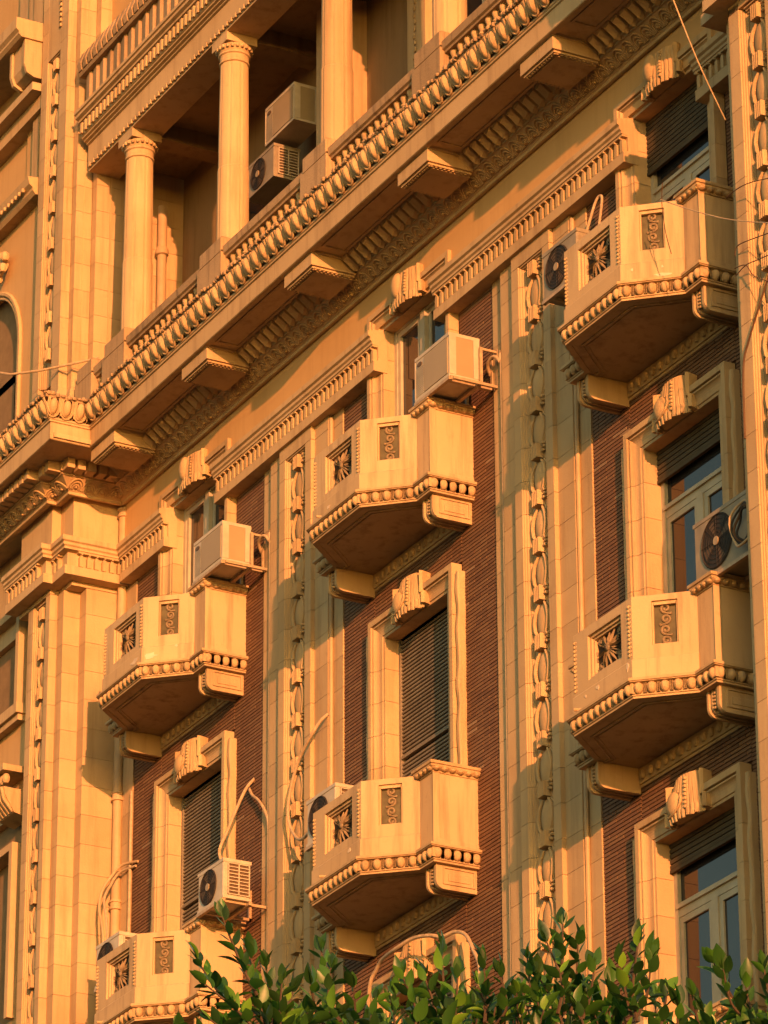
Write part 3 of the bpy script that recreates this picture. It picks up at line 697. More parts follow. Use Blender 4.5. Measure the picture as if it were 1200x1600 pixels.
lb.add([(-0.058, 0.02, 0), (0.058, 0.02, 0), (0.058, -0.21, 0), (-0.058, -0.21, 0), (-0.055, 0.02, -0.05), (0.055, 0.02, -0.05), (0.055, -0.20, -0.018), (-0.055, -0.20, -0.018), (0, 0.02, -0.105), (0, -0.06, -0.105), (0, -0.215, -0.045), (-0.05, -0.05, -0.065), (0.05, -0.05, -0.065)],
       [(0, 3, 2, 1), (0, 1, 5, 8, 4), (3, 7, 10, 6, 2), (0, 4, 11, 7, 3), (1, 2, 6, 12, 5), (4, 8, 9, 11), (5, 12, 9, 8), (11, 9, 10, 7), (12, 6, 10, 9)])
LB = lb.mesh('leaf_block', M['stone']); DB = MB().box(-0.05, 0.05, -0.20, 0.02, -0.085, 0.0).mesh('dentil', M['stone'])
for x, y, an, i in along(CO, 0.325, 0.150, skip_short=0.2):
    if x < -47.6 or x > -28.5: continue
    if abs(an) < 0.1 and y > -0.5: part('leaf_block', LB, None, CB, (x, y, 24.399), an, scale=(1, 0.75, 1.5))
    else: part('dentil', DB, None, CB, (x, y, 24.399), an, scale=(1, 0.75, 1.5))
# fascia and soffit
FO = [(-50, -1.42), (-44.15, -1.42), (-44.15, -0.90), (-31.24, -0.90), (-31.24, -1.42), (-24, -1.42)]
fa = MB(); sweep(fa, FO, [(-0.07, 24.377), (-0.012, 24.377), (0.0, 24.385), (0.0, 24.595), (0.018, 24.602), (0.018, 24.623), (0.03, 24.63), (0.03, 24.652), (-0.01, 24.66), (-0.02, 24.72), (0.0, 24.80), (-0.05, 24.83), (-0.05, 24.862), (0.06, 24.868), (0.11, 24.885), (-0.9, 24.955), (-0.9, 24.655), (-0.07, 24.655)])
FA = part('cornice', fa, 'stone', B)
sf = MB()
for i in range(len(FO)-1): pass
sf.box(-44.12, -31.27, -0.86, -0.1, 24.40, 24.46); sf.box(-50, -44.12, -1.38, -0.6, 24.40, 24.46); sf.box(-31.27, -24, -1.38, -0.6, 24.40, 24.46); sf.box(-45.2, -44.12, -0.6, -0.1, 24.40, 24.46); sf.box(-31.27, -30.2, -0.6, -0.1, 24.40, 24.46)
part('cornice_soffit', sf, 'stone', FA)
# modillions
mo = MB(); mo.box(-0.325, 0.325, -0.40, 0.14, -0.16, -0.015); mo.box(-0.30, 0.30, -0.375, 0.14, -0.185, -0.16); mo.box(-0.255, 0.255, -0.32, 0.14, -0.198, -0.185)
mo.box(-0.335, 0.335, -0.41, 0.14, -0.018, 0.004); mo.box(-0.345, 0.345, -0.42, 0.14, 0.004, 0.018)
for k in range(12): mo.ell((-0.27+0.54*k/11, -0.347, -0.187), 0.018, 0.016, 0.012, 6, 4)
for k in range(9): mo.ell((0.277, -0.32+0.40*k/8, -0.187), 0.016, 0.018, 0.012, 6, 4); mo.ell((-0.277, -0.32+0.40*k/8, -0.187), 0.016, 0.018, 0.012, 6, 4)
MO = mo.mesh('modillion', M['stone'])
XM = [-43.90, -41.42, -38.83, -36.20, -33.60]
for x in XM: part('modillion', MO, None, FA, (x, -0.45, 24.387))
for xa in [(XM[i]+XM[i+1])/2 for i in range(4)]+[-32.2]:
    wv = 0.85 if xa != -32.2 else 0.8
    fp = MB()
    for (x0, x1, y0, y1) in ((xa-wv, xa+wv, -0.80, -0.77), (xa-wv, xa+wv, -0.53, -0.50), (xa-wv, xa-wv+0.03, -0.77, -0.53), (xa+wv-0.03, xa+wv, -0.77, -0.53)): fp.box(x0, x1, y0, y1, 24.388, 24.4005)
    part('coffer_frame', fp, 'stone', FA)
# big egg and leaf enrichments on the crown
be = MB(); be.ell((0, 0.015, 0), 0.058, 0.068, 0.105, 10, 7); BE = be.mesh('crown_egg', M['carved'])
lf = MB()
for r_, q_ in ((0.083, 0.013), (0.064, 0.010)):
    pts = [(r_*math.cos(a_), -0.004, r_*1.55*math.sin(a_)) for a_ in [math.pi*(1.0+1.0*i/8) for i in range(9)]]
    pts = [(pts[0][0]*0.9, 0.0, 0.10)]+pts+[(pts[-1][0]*0.9, 0.0, 0.10)]; lf.tube(pts, q_, 5)
lf.ell((0.1, 0.0, -0.03), 0.010, 0.016, 0.085, 6, 4)
LF = lf.mesh('egg_surround', M['carved'])
tilt = Matrix.Rotation(R(22), 3, 'X')
for x, y, an, i in along(FO, 0.088, 0.20):
    if x < -47.6 or x > -30.9: continue
    rot = Matrix.Rotation(an, 3, 'Z') @ tilt
    j = 1.0
    part('crown_egg', BE, None, FA, (x, y, 24.763), rot=rot, scale=(j, j, j)); part('egg_surround', LF, None, FA, (x, y, 24.767), rot=rot)
tp = MB(); rr = random.Random(3)
for x, y, an, i in along(FO, 0.13, 0.062):
    if x < -48 or x > -30.5: continue
    z = 24.895+rr.uniform(-0.008, 0.02); tp.ell((x+rr.uniform(-.01, .01), y+rr.uniform(-0.01, 0.02), z), rr.uniform(0.022, 0.04), 0.035, rr.uniform(0.016, 0.036), 6, 4)
q = part('crown_leaf', tp, 'aged', FA); q['kind'] = 'stuff'
tpp = MB(); sweep(tpp, FO, [(-0.2, 24.875), (0.115, 24.86), (0.125, 24.885), (0.115, 24.91), (-0.2, 24.945)]); part('crown_lip', tpp, 'aged', FA)

# ------------------------------------------------------------------ loggia with balustrade, columns and entablature
XC = [-43.95, -41.34, -38.73, -36.13, -33.53]
LW = part('loggia_floor', MB().box(-45.0, -30.4, -0.85, 1.6, 24.55, 24.94), 'aged', B)
# balusters
bl = [(0.030, 0.0), (0.052, 0.012), (0.052, 0.04), (0.030, 0.055), (0.030, 0.075), (0.052, 0.14), (0.060, 0.20), (0.052, 0.27), (0.030, 0.36), (0.024, 0.42), (0.026, 0.47), (0.042, 0.485), (0.042, 0.50), (0.028, 0.515), (0.044, 0.55), (0.050, 0.57), (0.050, 0.60)]
BL = MB().lathe(bl, 10).mesh('baluster', M['carved'])
BS = part('balustrade', MB().box(-45.0, -30.4, -0.68, -0.50, 24.86, 24.93), 'aged', B)
ends = [WL]+XC+[WR]
for i in range(len(ends)-1):
    x0 = ends[i]+(0.30 if i else 0.0); x1 = ends[i+1]-(0.30 if i < len(ends)-2 else 0.0)
    if x1-x0 < 0.5: 
        continue
    part('hand_rail', MB().prism([(-0.50, 25.53), (-0.66, 25.53), (-0.665, 25.555), (-0.69, 25.57), (-0.70, 25.66), (-0.67, 25.68), (-0.50, 25.70)], x0, x1, 'x'), 'aged', BS)
    n = int((x1-x0-0.06)/0.148)
    for k in range(n): part('baluster', BL, None, BS, (x0+0.03+(x1-x0-0.06)*(k+0.5)/n, -0.59, 24.93))
for x in XC+[WL+0.22]:
    wd = 0.31 if x in XC else 0.24
    pd = MB(); pd.box(-wd, wd, -0.72, -0.12, 24.86, 25.62); pd.box(-wd+0.07, wd, -0.725, -0.12, 25.6, 25.78); pd.box(-wd+0.13, wd-0.02, -0.70, -0.14, 25.78, 25.81)
    part('pedestal', pd, 'aged', BS, (x, 0, 0))
# columns
for x in XC:
    y = -0.42
    sh = MB(); n = 48; st = []
    for zz, r_ in ((25.81, 0.200), (25.88, 0.200), (25.90, 0.188), (26.85, 0.186), (26.87, 0.178), (27.6, 0.174), (28.22, 0.166), (28.26, 0.164)):
        st.append([(r_*(1-(0.035 if (i % 6) in (0,) else 0.0))*math.cos(2*math.pi*(i+0.5)/n), r_*(1-(0.035 if (i % 6) in (0,) else 0.0))*math.sin(2*math.pi*(i+0.5)/n), zz) for i in range(n)])
    sh.loft(st, True, True); C_ = part('column', sh, 'stone', B, (x, y, 0), sharp=12)
    cp = MB().lathe([(0.165, 28.255), (0.18, 28.265), (0.18, 28.285), (0.170, 28.295), (0.172, 28.36), (0.19, 28.372), (0.19, 28.39), (0.175, 28.40), (0.21, 28.46), (0.215, 28.48), (0.1, 28.49)], 32)
    for k in range(22): a_ = 2*math.pi*k/22; cp.ell((0.205*math.cos(a_), 0.205*math.sin(a_), 28.448), 0.024, 0.024, 0.026, 6, 4)
    part('capital', cp, 'stone', C_, (x, y, 0))
    part('abacus', MB().box(-0.20, 0.20, -0.20, 0.20, 28.485, 28.60), 'stone', C_, (x, y, 0))
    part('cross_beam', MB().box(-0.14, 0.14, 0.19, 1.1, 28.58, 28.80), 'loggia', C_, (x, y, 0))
# entablature and pleated parapet over the columns
EO = [(WL, -0.62), (WR, -0.62)]
en = MB(); sweep(en, EO, [(-0.42, 28.60), (0.0, 28.60), (0.0, 28.70), (0.012, 28.705), (0.012, 28.96), (0.04, 28.97), (0.04, 28.99), (0.075, 29.0), (0.075, 29.02), (0.105, 29.03), (0.105, 29.05), (0.12, 29.06), (0.12, 29.23), (0.16, 29.24), (0.16, 29.27), (0.20, 29.29), (0.20, 29.33), (0.22, 29.34), (0.22, 29.38), (-0.42, 29.38)])
EN = part('entablature', en, 'stone', B)
e2 = MB(); k = 0; x = WL+0.05
while x < -36:
    e2.box(x, x+0.055, -0.655, -0.62, 28.63, 28.685); e2.box(x+0.055, x+0.085, -0.645, -0.62, 28.66, 28.685)
    e2.box(x, x+0.05, -0.775, -0.74, 29.07, 29.215); x += 0.11
q = part('dentil', e2, 'stone', EN); q['kind'] = 'stuff'
pw = part('pleated_parapet', MB().box(WL, -37.5, -0.66, -0.3, 29.38, 29.95), 'aged', B)
plm = MB().prism([(0.0, -0.66), (0.01, -0.71), (0.16, -0.735), (0.19, -0.71), (0.195, -0.66)], 29.381, 29.90, 'z').mesh('pleat', M['aged'])
x = WL+0.05
while x < -38: part('pleat', plm, None, pw, (x, 0, 0)); x += 0.205
part('parapet_ridge', MB().prism([(-0.62, 29.90), (-0.78, 29.90), (-0.80, 29.94), (-0.62, 29.96)], WL, -37.5, 'x'), 'aged', pw)
sp = MB().prism([(-0.70, 29.95), (-0.81, 29.95), (-0.83, 30.05), (-0.77, 30.22), (-0.70, 30.2)], -0.05, 0.05, 'x').mesh('crest_leaf', M['aged'])
x = WL+0.08; rr = random.Random(5)
while x < -38: part('crest_leaf', sp, None, pw, (x, 0, 0), scale=(1, 1, 1)); x += 0.15
part('upper_wall', MB().box(WL, -36, -0.35, 0.6, 29.38, 34), 'plaster', B)
# inside of the loggia
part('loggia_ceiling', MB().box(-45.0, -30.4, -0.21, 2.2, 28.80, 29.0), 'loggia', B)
YBK = 0.68
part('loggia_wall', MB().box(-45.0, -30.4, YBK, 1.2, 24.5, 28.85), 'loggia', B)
for x0, x1, dd in ((-40.55, -40.08, 0.42), (-38.80, -38.38, 0.16), (-35.5, -35.05, 0.42), (-33.6, -33.2, 0.16)):
    part('loggia_pier', MB().box(x0, x1, YBK-dd, YBK+0.02, 24.86, 28.79), 'stone', B)
for x0, x1 in ((-38.36, -37.2), (-33.18, -32.0), (-43.2, -42.0)):
    fr = MB(); ring(fr, x0, x1, 25.2, 28.0, 0.07, YBK-0.05, YBK+0.02); W_ = part('loggia_window', fr, 'frame', B)
    part('pane', MB().box(x0+0.07, x1-0.07, YBK-0.03, YBK-0.01, 25.27, 27.93), 'glass', W_)
nb = MB()
for k in range(26): nb.ell((-38.62+0.012*math.sin(k*2), YBK-0.165, 25.9+k*0.09), 0.03, 0.02, 0.04, 6, 4)
q = part('pier_ornament', nb, 'carved', B)

# ------------------------------------------------------------------ projecting wings
def wing_stones(P, poly, z0, z1, name='stone_block'):
    me = MB().prism(poly, 0, CT-0.005, 'z').mesh(name, M['stone'])
    for s0, s1 in courses(z0, z1): part(name, me, None, P, (0, 0, s0), scale=(1, 1, (s1-s0)/(CT-0.005)))
def chain_panel(P, x0, x1, yf, z0, ztop, zs):
    """sunk panel between x0 and x1 with fluted left side"""
    part('sunk_panel', MB().box(x0, x1, yf+0.085, yf+0.12, z0, ztop), 'stone', P)
    f_ = MB()
    for k in range(4): f_.box(x0+0.016*k, x0+0.016*(k+1)-0.0015, yf+0.016+0.018*k, yf+0.086, z0, ztop-0.016*k)
    for k in range(3): f_.box(x0+0.065, x1-0.002, yf+0.02+0.02*k, yf+0.086, ztop-0.018*(k+1), ztop-0.018*k-0.001)
    part('panel_moulding', f_, 'stone', P)
    z = ztop-0.22; xm = (x0+0.06+x1)/2
    while z > z0: part('festoon_link', FEST, None, P, (xm, yf+0.085, z), scale=((x1-x0-0.06)/0.40, 1, 1.0)); z -= 0.515
# left wing, lower body
LWg = part('left_wing' if False else 'wing', MB().prism([(-50, 0.5), (-50, -0.55), (-46.02, -0.55), (-46.02, -0.705), (-45.395, -0.705), (-45.395, -0.71), (-45.216, -0.71), (-45.216, -0.49), (-45.036, -0.49), (-45.036, 0.5)], 10.9, 22.97, 'z'), 'joint', B)
wing_stones(LWg, [(-45.21, 0.0), (-45.21, -0.505), (WL, -0.505), (WL, 0.0)], 12.0, 22.97)                    # side face
wing_stones(LWg, [(-45.39, -0.60), (-45.39, -0.72), (-45.21, -0.72), (-45.21, -0.50)], 12.0, 22.97)           # behind the rebate
wing_stones(LWg, [(-45.51, -0.69), (-45.51, -0.82), (-45.39, -0.82), (-45.39, -0.69)], 12.0, 22.97)
wing_stones(LWg, [(-46.02, -0.60), (-46.02, -0.82), (-45.87, -0.82), (-45.87, -0.60)], 12.0, 22.97)
chain_panel(LWg, -45.87, -45.51, -0.82, 12.0, 22.95, None)
# closing block above the rebate, under the cornice
part('stone_block', MB().prism([(-45.30, 0.0), (-45.30, -0.70), (WL, -0.70), (WL, 0.0)], 22.975, 24.16, 'z'), 'stone', LWg)
part('stone_block', MB().prism([(-50, 0.3), (-50, -0.62), (-46.3, -0.62), (-46.3, -0.82), (-45.39, -0.82), (-45.39, -0.702), (-45.302, -0.702), (-45.302, 0.3)], 22.975, 24.16, 'z'), 'stone', LWg)
# window bay of the left wing
def wing_window(xc, hw, z0, z1, yw, mat='glass'):
    fr = MB(); ring(fr, xc-hw, xc+hw, z0, z1, 0.06, yw+0.10, yw+0.16); W_ = part('window', fr, 'frame', B)
    part('pane', MB().box(xc-hw+0.06, xc+hw-0.06, yw+0.12, yw+0.13, z0+0.06, z1-0.06), mat, W_)
    tr_ = MB(); tr_.box(xc+hw, xc+hw+0.09, yw-0.10, yw+0.10, z0, z1+0.09); tr_.box(xc-hw-0.09, xc-hw, yw-0.10, yw+0.10, z0, z1+0.09); tr_.box(xc-hw, xc+hw, yw-0.10, yw+0.10, z1, z1+0.09)
    part('window_surround', tr_, 'stone', W_); return W_
part('wing_wall', MB().box(-50, -46.022, -0.64, -0.54, 10.9, 18.0).box(-46.45, -46.022, -0.64, -0.54, 18.0, 22.97).box(-50, -46.45, -0.64, -0.54, 20.60, 21.80), 'plaster', B)
W_ = wing_window(-47.3, 0.72, 21.95, 23.2, -0.64)
part('sill', MB().box(-48.2, -46.40, -0.78, -0.54, 21.82, 21.95).box(-48.2, -46.44, -0.74, -0.54, 21.74, 21.82), 'stone', W_)
W_ = wing_window(-47.3, 0.72, 18.0, 20.1, -0.64, 'roller')
kc = MB().prism([(-0.60, 20.45), (-0.80, 20.50), (-0.92, 20.70), (-0.94, 20.80), (-0.60, 20.80)], -46.75, -46.32, 'x')
for k in range(5): kc.ell((-46.70+0.085*k, -0.90, 20.92), 0.05, 0.05, 0.07, 8, 5)
kc.box(-46.78, -46.28, -0.98, -0.6, 21.0, 21.08)
for k in range(5): kc.tube([(-46.70+0.085*k, -0.80, 20.52), (-46.70+0.085*k, -0.92, 20.66), (-46.70+0.085*k, -0.955, 20.8)], 0.028, 6)
part('keystone', kc, 'carved', W_)
# upper part of the left wing above the cornice
UW = part('upper_wing', MB().prism([(-50, 0.6), (-50, -0.60), (-46.10, -0.60), (-46.10, -0.71), (-45.53, -0.71), (-45.53, -0.83), (-45.29, -0.83), (-45.29, -0.71), (-45.17, -0.71), (-45.17, -0.49), (-45.04, -0.49), (-45.04, 0.7)], 24.80, 34, 'z'), 'joint', B)
for poly in ([(-45.17, 0.70), (-45.17, -0.50), (WL, -0.50), (WL, 0.70)], [(-45.29, -0.60), (-45.29, -0.72), (-45.16, -0.72), (-45.16, -0.505)], [(-45.51, -0.70), (-45.51, -0.84), (-45.28, -0.84), (-45.28, -0.725)], [(-46.08, -0.62), (-46.08, -0.84), (-45.90, -0.84), (-45.90, -0.62)]):
    wing_stones(UW, poly, 24.87, 33.4)
for x0, y0, ys in ((-45.285, -0.78, 0.006), (-45.165, -0.60, 0.006), (-45.025, -0.30, 0.006)):
    part('fillet', MB().box(x0, x0+ys, y0-0.02, y0, 25.6, 33.4), 'carved', UW)
chain_panel(UW, -45.90, -45.51, -0.84, 25.9, 30.55, None)
part('stone_block', MB().box(-45.90, -45.51, -0.838, -0.70, 30.55, 33.4), 'stone', UW)
bs = MB(); sweep(bs, [(-46.1, -0.84), (-45.27, -0.84), (-45.27, -0.72), (-45.155, -0.72), (-45.155, -0.50), (WL+0.0, -0.50), (WL, 0.1)], [(-0.05, 24.82), (0.05, 24.82), (0.05, 25.50), (0.03, 25.52), (0.03, 25.58), (0.0, 25.66), (-0.05, 25.66)])
part('wing_plinth', bs, 'stone', UW)
bq = MB()
for k in range(30): bq.ell((-45.50, -0.85, 30.9+k*0.075), 0.022, 0.02, 0.03, 6, 4); bq.ell((-45.55, -0.845, 30.9+k*0.075), 0.012, 0.012, 0.02, 5, 3)
part('bead_strip', bq, 'carved', UW)
# arched window, hood and small balcony at the upper left
part('wing_wall', MB().box(-50, -46.09, -0.70, -0.60, 24.8, 25.0), 'plaster', B)
aw = MB(); cx, cz, rO = -47.75, 27.0, 0.98
P_ = [(cx-1.6, 25.0), (cx-rO, 25.0), (cx-rO, cz)]+[(cx+rO*math.cos(math.pi-math.pi*i/18), cz+rO*math.sin(math.pi*i/18)) for i in range(1, 18)]+[(cx+rO, cz), (cx+rO, 25.0), (-46.09, 25.0), (-46.09, 28.75), (cx-1.6, 28.75)]
aw.prism(P_, -0.72, -0.60, 'y')
AW = part('arched_wall', aw, 'plaster', B)
rg = MB()
for r_, q_ in ((rO+0.02, 0.035), (rO-0.04, 0.02)):
    rg.tube([(cx+r_, -0.73, 25.0), (cx+r_, -0.73, cz)]+[(cx+r_*math.cos(math.pi*i/18), -0.73, cz+r_*math.sin(math.pi*i/18)) for i in range(1, 19)]+[(cx-r_, -0.73, 25.0)], q_, 6)
part('arch_moulding', rg, 'carved', AW)
gl = MB().box(cx-1.2, cx+1.2, -0.56, -0.54, 25.0, 28.3); part('pane', gl, 'glass', AW)
gf = MB(); gf.box(cx-1.0, cx+1.0, -0.60, -0.57, 26.62, 26.74); gf.box(cx+0.55, cx+0.66, -0.60, -0.57, 25.0, 26.62); gf.box(cx-0.06, cx+0.06, -0.60, -0.57, 25.0, 26.62); gf.box(cx+0.88, cx+0.98, -0.60, -0.57, 25.0, 26.62); part('window_frame', gf, 'frame', AW)
ks = MB()
for k in range(9): ks.ell((-47.25+0.05*math.cos(k*2.4)*(1+k*0.3), -0.80-0.02*(k % 3), 28.25+0.05*math.sin(k*2.4)*(1+k*0.35)), 0.06, 0.06, 0.07, 7, 5)
part('keystone', ks, 'carved', AW)
hd = MB(); hd.prism([(-0.60, 28.75), (-0.86, 28.75), (-0.90, 28.80), (-0.90, 28.84), (-0.95, 28.88), (-0.97, 28.98), (-0.60, 29.02)], -50, -46.12, 'x')
for k in range(34): hd.ell((-50+0.0+k*0.112, -0.955, 28.86), 0.03, 0.028, 0.035, 6, 4)
part('hood_moulding', hd, 'carved', AW)
part('wing_wall', MB().box(-50, -46.9, -0.62, -0.55, 29.02, 34).box(-46.9, -46.55, -0.66, -0.55, 29.02, 30.9).box(-46.36, -46.1, -0.70, -0.55, 29.02, 34), 'plaster', B)
part('jamb_strip', MB().box(-46.55, -46.36, -0.74, -0.55, 29.02, 30.9), 'carved', B)
ub = MB(); ub.prism([(-0.6, 30.98), (-1.12, 30.98), (-1.16, 31.02), (-1.16, 31.05), (-1.20, 31.09), (-1.20, 31.25), (-0.6, 31.25)], -50, -46.12, 'x')
UB = part('balcony', ub, 'stone', B)
cs = MB()
for d, xa, xb_ in ((0.03, -46.60, -46.17), (0.0, -46.62, -46.56), (0.0, -46.20, -46.15), (0.015, -46.27, -46.23)): cs.prism([(-0.6, 30.98), (-0.6, 30.45+d), (-0.92+d, 30.45+d), (-1.02+d, 30.50+d), (-1.06+d, 30.62), (-1.06+d, 30.98)], xa, xb_, 'x')
part('bracket', cs, 'stone', UB)
part('soffit', MB().box(-50, -46.12, -0.95, -0.55, 30.25, 30.36).box(-50, -46.12, -0.80, -0.55, 30.05, 30.25), 'stone', UB)
part('mullion', MB().box(-47.2, -46.9, -0.70, -0.6, 31, 34).box(-46.75, -46.6, -0.76, -0.6, 31, 34).box(-46.5, -46.2, -0.80, -0.6, 31, 34), 'stone', UB)

# right wing
RWg = part('wing', MB().prism([(WR+0.006, 0.5), (WR+0.006, -0.69), (RWX+0.006, -0.69), (RWX+0.006, -0.70), (-26, -0.70), (-26, 0.5)], 10.9, 34, 'z'), 'joint', B)
wing_stones(RWg, [(WR, 0.0), (WR, -0.70), (RWX+0.05, -0.70), (RWX+0.05, 0.0)], 12.0, 24.16)
wing_stones(RWg, [(RWX, -0.69), (RWX, -0.82), (RWX+0.17, -0.82), (RWX+0.17, -0.69)], 12.0, 23.03)
wing_stones(RWg, [(-29.53, -0.69), (-29.53, -0.82), (-29.36, -0.82), (-29.36, -0.69)], 12.0, 23.03)
part('wing_wall', MB().box(-29.36, -26, -0.74, -0.69, 11, 24.16), 'plaster', RWg)
part('stone_block', MB().box(RWX, -29.36, -0.82, -0.69, 22.93, 24.16), 'stone', RWg)
chain_panel(RWg, RWX+0.17, -29.53, -0.82, 12.0, 22.92, None)

#MORE#
# ------------------------------------------------------------------ air conditioners
def fan_disc(mb, cx, cz, y, r_, n=28):
    for k in range(n):
        a0, a1 = 2*math.pi*k/n, 2*math.pi*(k+1)/n
        mb.add([(cx+r_*math.cos(a0), y, cz+r_*math.sin(a0)), (cx+r_*math.cos(a1), y, cz+r_*math.sin(a1)), (cx+r_*0.95*math.cos(a1), y-0.012, cz+r_*0.95*math.sin(a1)), (cx+r_*0.95*math.cos(a0), y-0.012, cz+r_*0.95*math.sin(a0)), (cx+r_*0.93*math.cos(a1), y+0.0, cz+r_*0.93*math.sin(a1)), (cx+r_*0.93*math.cos(a0), y, cz+r_*0.93*math.sin(a0))], [(0, 1, 2, 3), (3, 2, 4, 5)])
def ac_unit(name, label, cat, x0, x1, y0, y1, z0, z1, style, group='air conditioners on the facade', bracket=True, cm='ac'):
    W_, D_, H_ = x1-x0, y1-y0, z1-z0
    t_ = thing(name, label, cat, ((x0+x1)/2, (y0+y1)/2, z0), 0, group); L_ = ((x0+x1)/2, (y0+y1)/2, z0)
    hx, hy = W_/2, D_/2
    cs = MB(); r_ = 0.018
    def rbox(mb, a0, a1, b0, b1, c0, c1, r=0.015):
        mb.prism([(a0+r, b0), (a1-r, b0), (a1, b0+r), (a1, b1-r), (a1-r, b1), (a0+r, b1), (a0, b1-r), (a0, b0+r)], c0, c1, 'z')
    rbox(cs, -hx, hx, -hy, hy, 0.02, H_)
    cs.box(-hx-0.006, hx+0.006, -hy-0.006, hy+0.006, H_-0.035, H_+0.004); cs.box(-hx-0.006, hx+0.006, -hy-0.006, hy+0.006, 0.0, 0.03)
    if style == 'window':      # frame edges, recessed coloured side and front panels
        for xx in (-hx, hx-0.0):
            s_ = -1 if xx < 0 else 1; a0, a1 = sorted((xx, xx+s_*0.012))
            cs.box(a0, a1, -hy-0.004, -hy+0.075, 0.03, H_-0.035); cs.box(a0, a1, hy-0.07, hy, 0.03, H_-0.035)
    part('casing', cs, cm, t_, L_)
    if style == 'window':
        part('side_panel', MB().box(hx, hx+0.005, -hy+0.078, hy-0.072, 0.032, H_-0.037), 'acpanel', t_, L_)
        part('front_panel', MB().box(-hx+W_*0.27, hx-0.03, -hy-0.008, -hy, 0.045, H_-0.05), 'acpanel', t_, L_)
        lv = MB()
        for k in range(16): lv.box(-hx+0.02, -hx+W_*0.25, -hy-0.006, -hy+0.0, 0.05+k*(H_-0.17)/16, 0.05+(k+0.55)*(H_-0.17)/16)
        q = part('louvre', lv, 'ac', t_, L_); q['kind'] = 'stuff'
        bg_ = MB(); bg_.prism([(-hx+W_*0.14+0.05*math.cos(2*math.pi*i/20), H_-0.10+0.026*math.sin(2*math.pi*i/20)) for i in range(20)], -hy-0.012, -hy-0.006, 'y'); part('badge', bg_, 'coilfin', t_, L_)
    else:
        cx = -hx+W_*0.42; cz = H_*0.5; rr_ = min(H_*0.43, W_*0.38)
        fd = MB(); fd.prism([(cx+rr_*math.cos(2*math.pi*i/36), cz+rr_*math.sin(2*math.pi*i/36)) for i in range(36)], -hy-0.004, -hy-0.001, 'y'); part('fan_opening', fd, 'dark', t_, L_)
        gr = MB(); fan_disc(gr, cx, cz, -hy-0.004, rr_+0.008)
        for q_ in (0.82, 0.66, 0.5, 0.34): gr.tube([(cx+rr_*q_*math.cos(2*math.pi*i/24), -hy-0.012, cz+rr_*q_*math.sin(2*math.pi*i/24)) for i in range(25)], 0.0028, 4)
        for k in range(8): gr.box(cx-0.003, cx+0.003, -hy-0.014, -hy-0.008, cz, cz+0.001) if False else gr.tube([(cx, -hy-0.012, cz), (cx+rr_*math.cos(k*math.pi/4), -hy-0.012, cz+rr_*math.sin(k*math.pi/4))], 0.003, 4)
        part('fan_grille', gr, 'dark', t_, L_)
        bl_ = MB()
        for k in range(4):
            a_ = k*math.pi/2+0.4; ca, sa = math.cos(a_), math.sin(a_)
            bl_.add([(cx+ca*0.04, -hy-0.006, cz+sa*0.04), (cx+ca*rr_*0.85-sa*0.05, -hy-0.005, cz+sa*rr_*0.85+ca*0.05), (cx+ca*rr_*0.85+sa*0.05, -hy-0.0075, cz+sa*rr_*0.85-ca*0.05)], [(0, 1, 2)])
        part('fan_blade', bl_, 'coilfin', t_, L_)
        hb = MB(); hb.prism([(cx+0.042*math.cos(2*math.pi*i/16), cz+0.042*math.sin(2*math.pi*i/16)) for i in range(16)], -hy-0.02, -hy-0.01, 'y'); part('fan_hub', hb, 'acpanel', t_, L_)
        if style == 'grid':
            part('side_recess', MB().box(hx, hx+0.004, -hy+0.06, hy-0.03, 0.05, H_-0.05), 'coilfin', t_, L_)
            sg = MB(); n = 9
            for k in range(n+1): zz = 0.045+(H_-0.10)*k/n; sg.box(hx+0.003, hx+0.018, -hy+0.05, hy-0.02, zz, zz+0.010)
            for k in range(3): yy = -hy+0.05+(D_-0.08)*k/2; sg.box(hx+0.003, hx+0.020, yy, yy+0.012, 0.045, H_-0.045)
            part('side_grille', sg, 'ac', t_, L_)
        else:
            part('valve_cover', MB().box(hx, hx+0.02, -hy+0.05, hy-0.04, 0.06, H_*0.55), 'ac', t_, L_)
    if bracket:
        br = MB()
        for xx in (-hx+0.12, hx-0.06):
            br.box(xx-0.018, xx+0.018, -hy-0.01, -L_[1]-0.01, -0.03, 0.0); br.box(xx-0.018, xx+0.018, -L_[1]-0.045, -L_[1]-0.01, -0.03, 0.32)
        br.box(-hx, hx+0.02, -hy-0.02, -hy+0.02, -0.045, -0.01); br.box(-hx, hx+0.02, hy-0.03, hy+0.01, -0.045, -0.01)
        if style == 'window':
            br.box(hx+0.03, hx+0.06, -hy+0.02, -L_[1]-0.005, -0.045, -0.015); br.box(hx+0.03, hx+0.06, -L_[1]-0.04, -L_[1]-0.005, -0.015, 0.40)
            br.box(hx+0.012, hx+0.03, -hy, -hy+0.03, -0.045, 0.0); br.box(hx+0.03, hx+0.05, hy-0.01, -L_[1]-0.04, 0.36, 0.385); br.box(hx+0.03, hx+0.06, hy-0.02, hy+0.01, -0.015, 0.385)
        part('bracket', br, 'steel', t_, L_)
    return t_
b0, b1, b2 = XB
ac_unit('air_conditioner', 'boxy air conditioner with an oval badge, on the upper balcony nearest the left wing', 'air conditioner', b0+1.00, b0+1.72, -0.57, -0.22, 21.83, 22.31, 'window')
ac_unit('air_conditioner', 'boxy air conditioner with tan side panel, on the middle balcony of the upper row', 'air conditioner', b1+1.00, b1+1.72, -0.57, -0.22, 21.83, 22.33, 'window')
ac_unit('air_conditioner', 'air conditioner hung on the left end of the top right balcony, beside the festoon pilaster', 'air conditioner', b2-1.52, b2-0.86, -0.62, -0.30, 21.76, 22.27, 'fan', cm='ac_shaded')
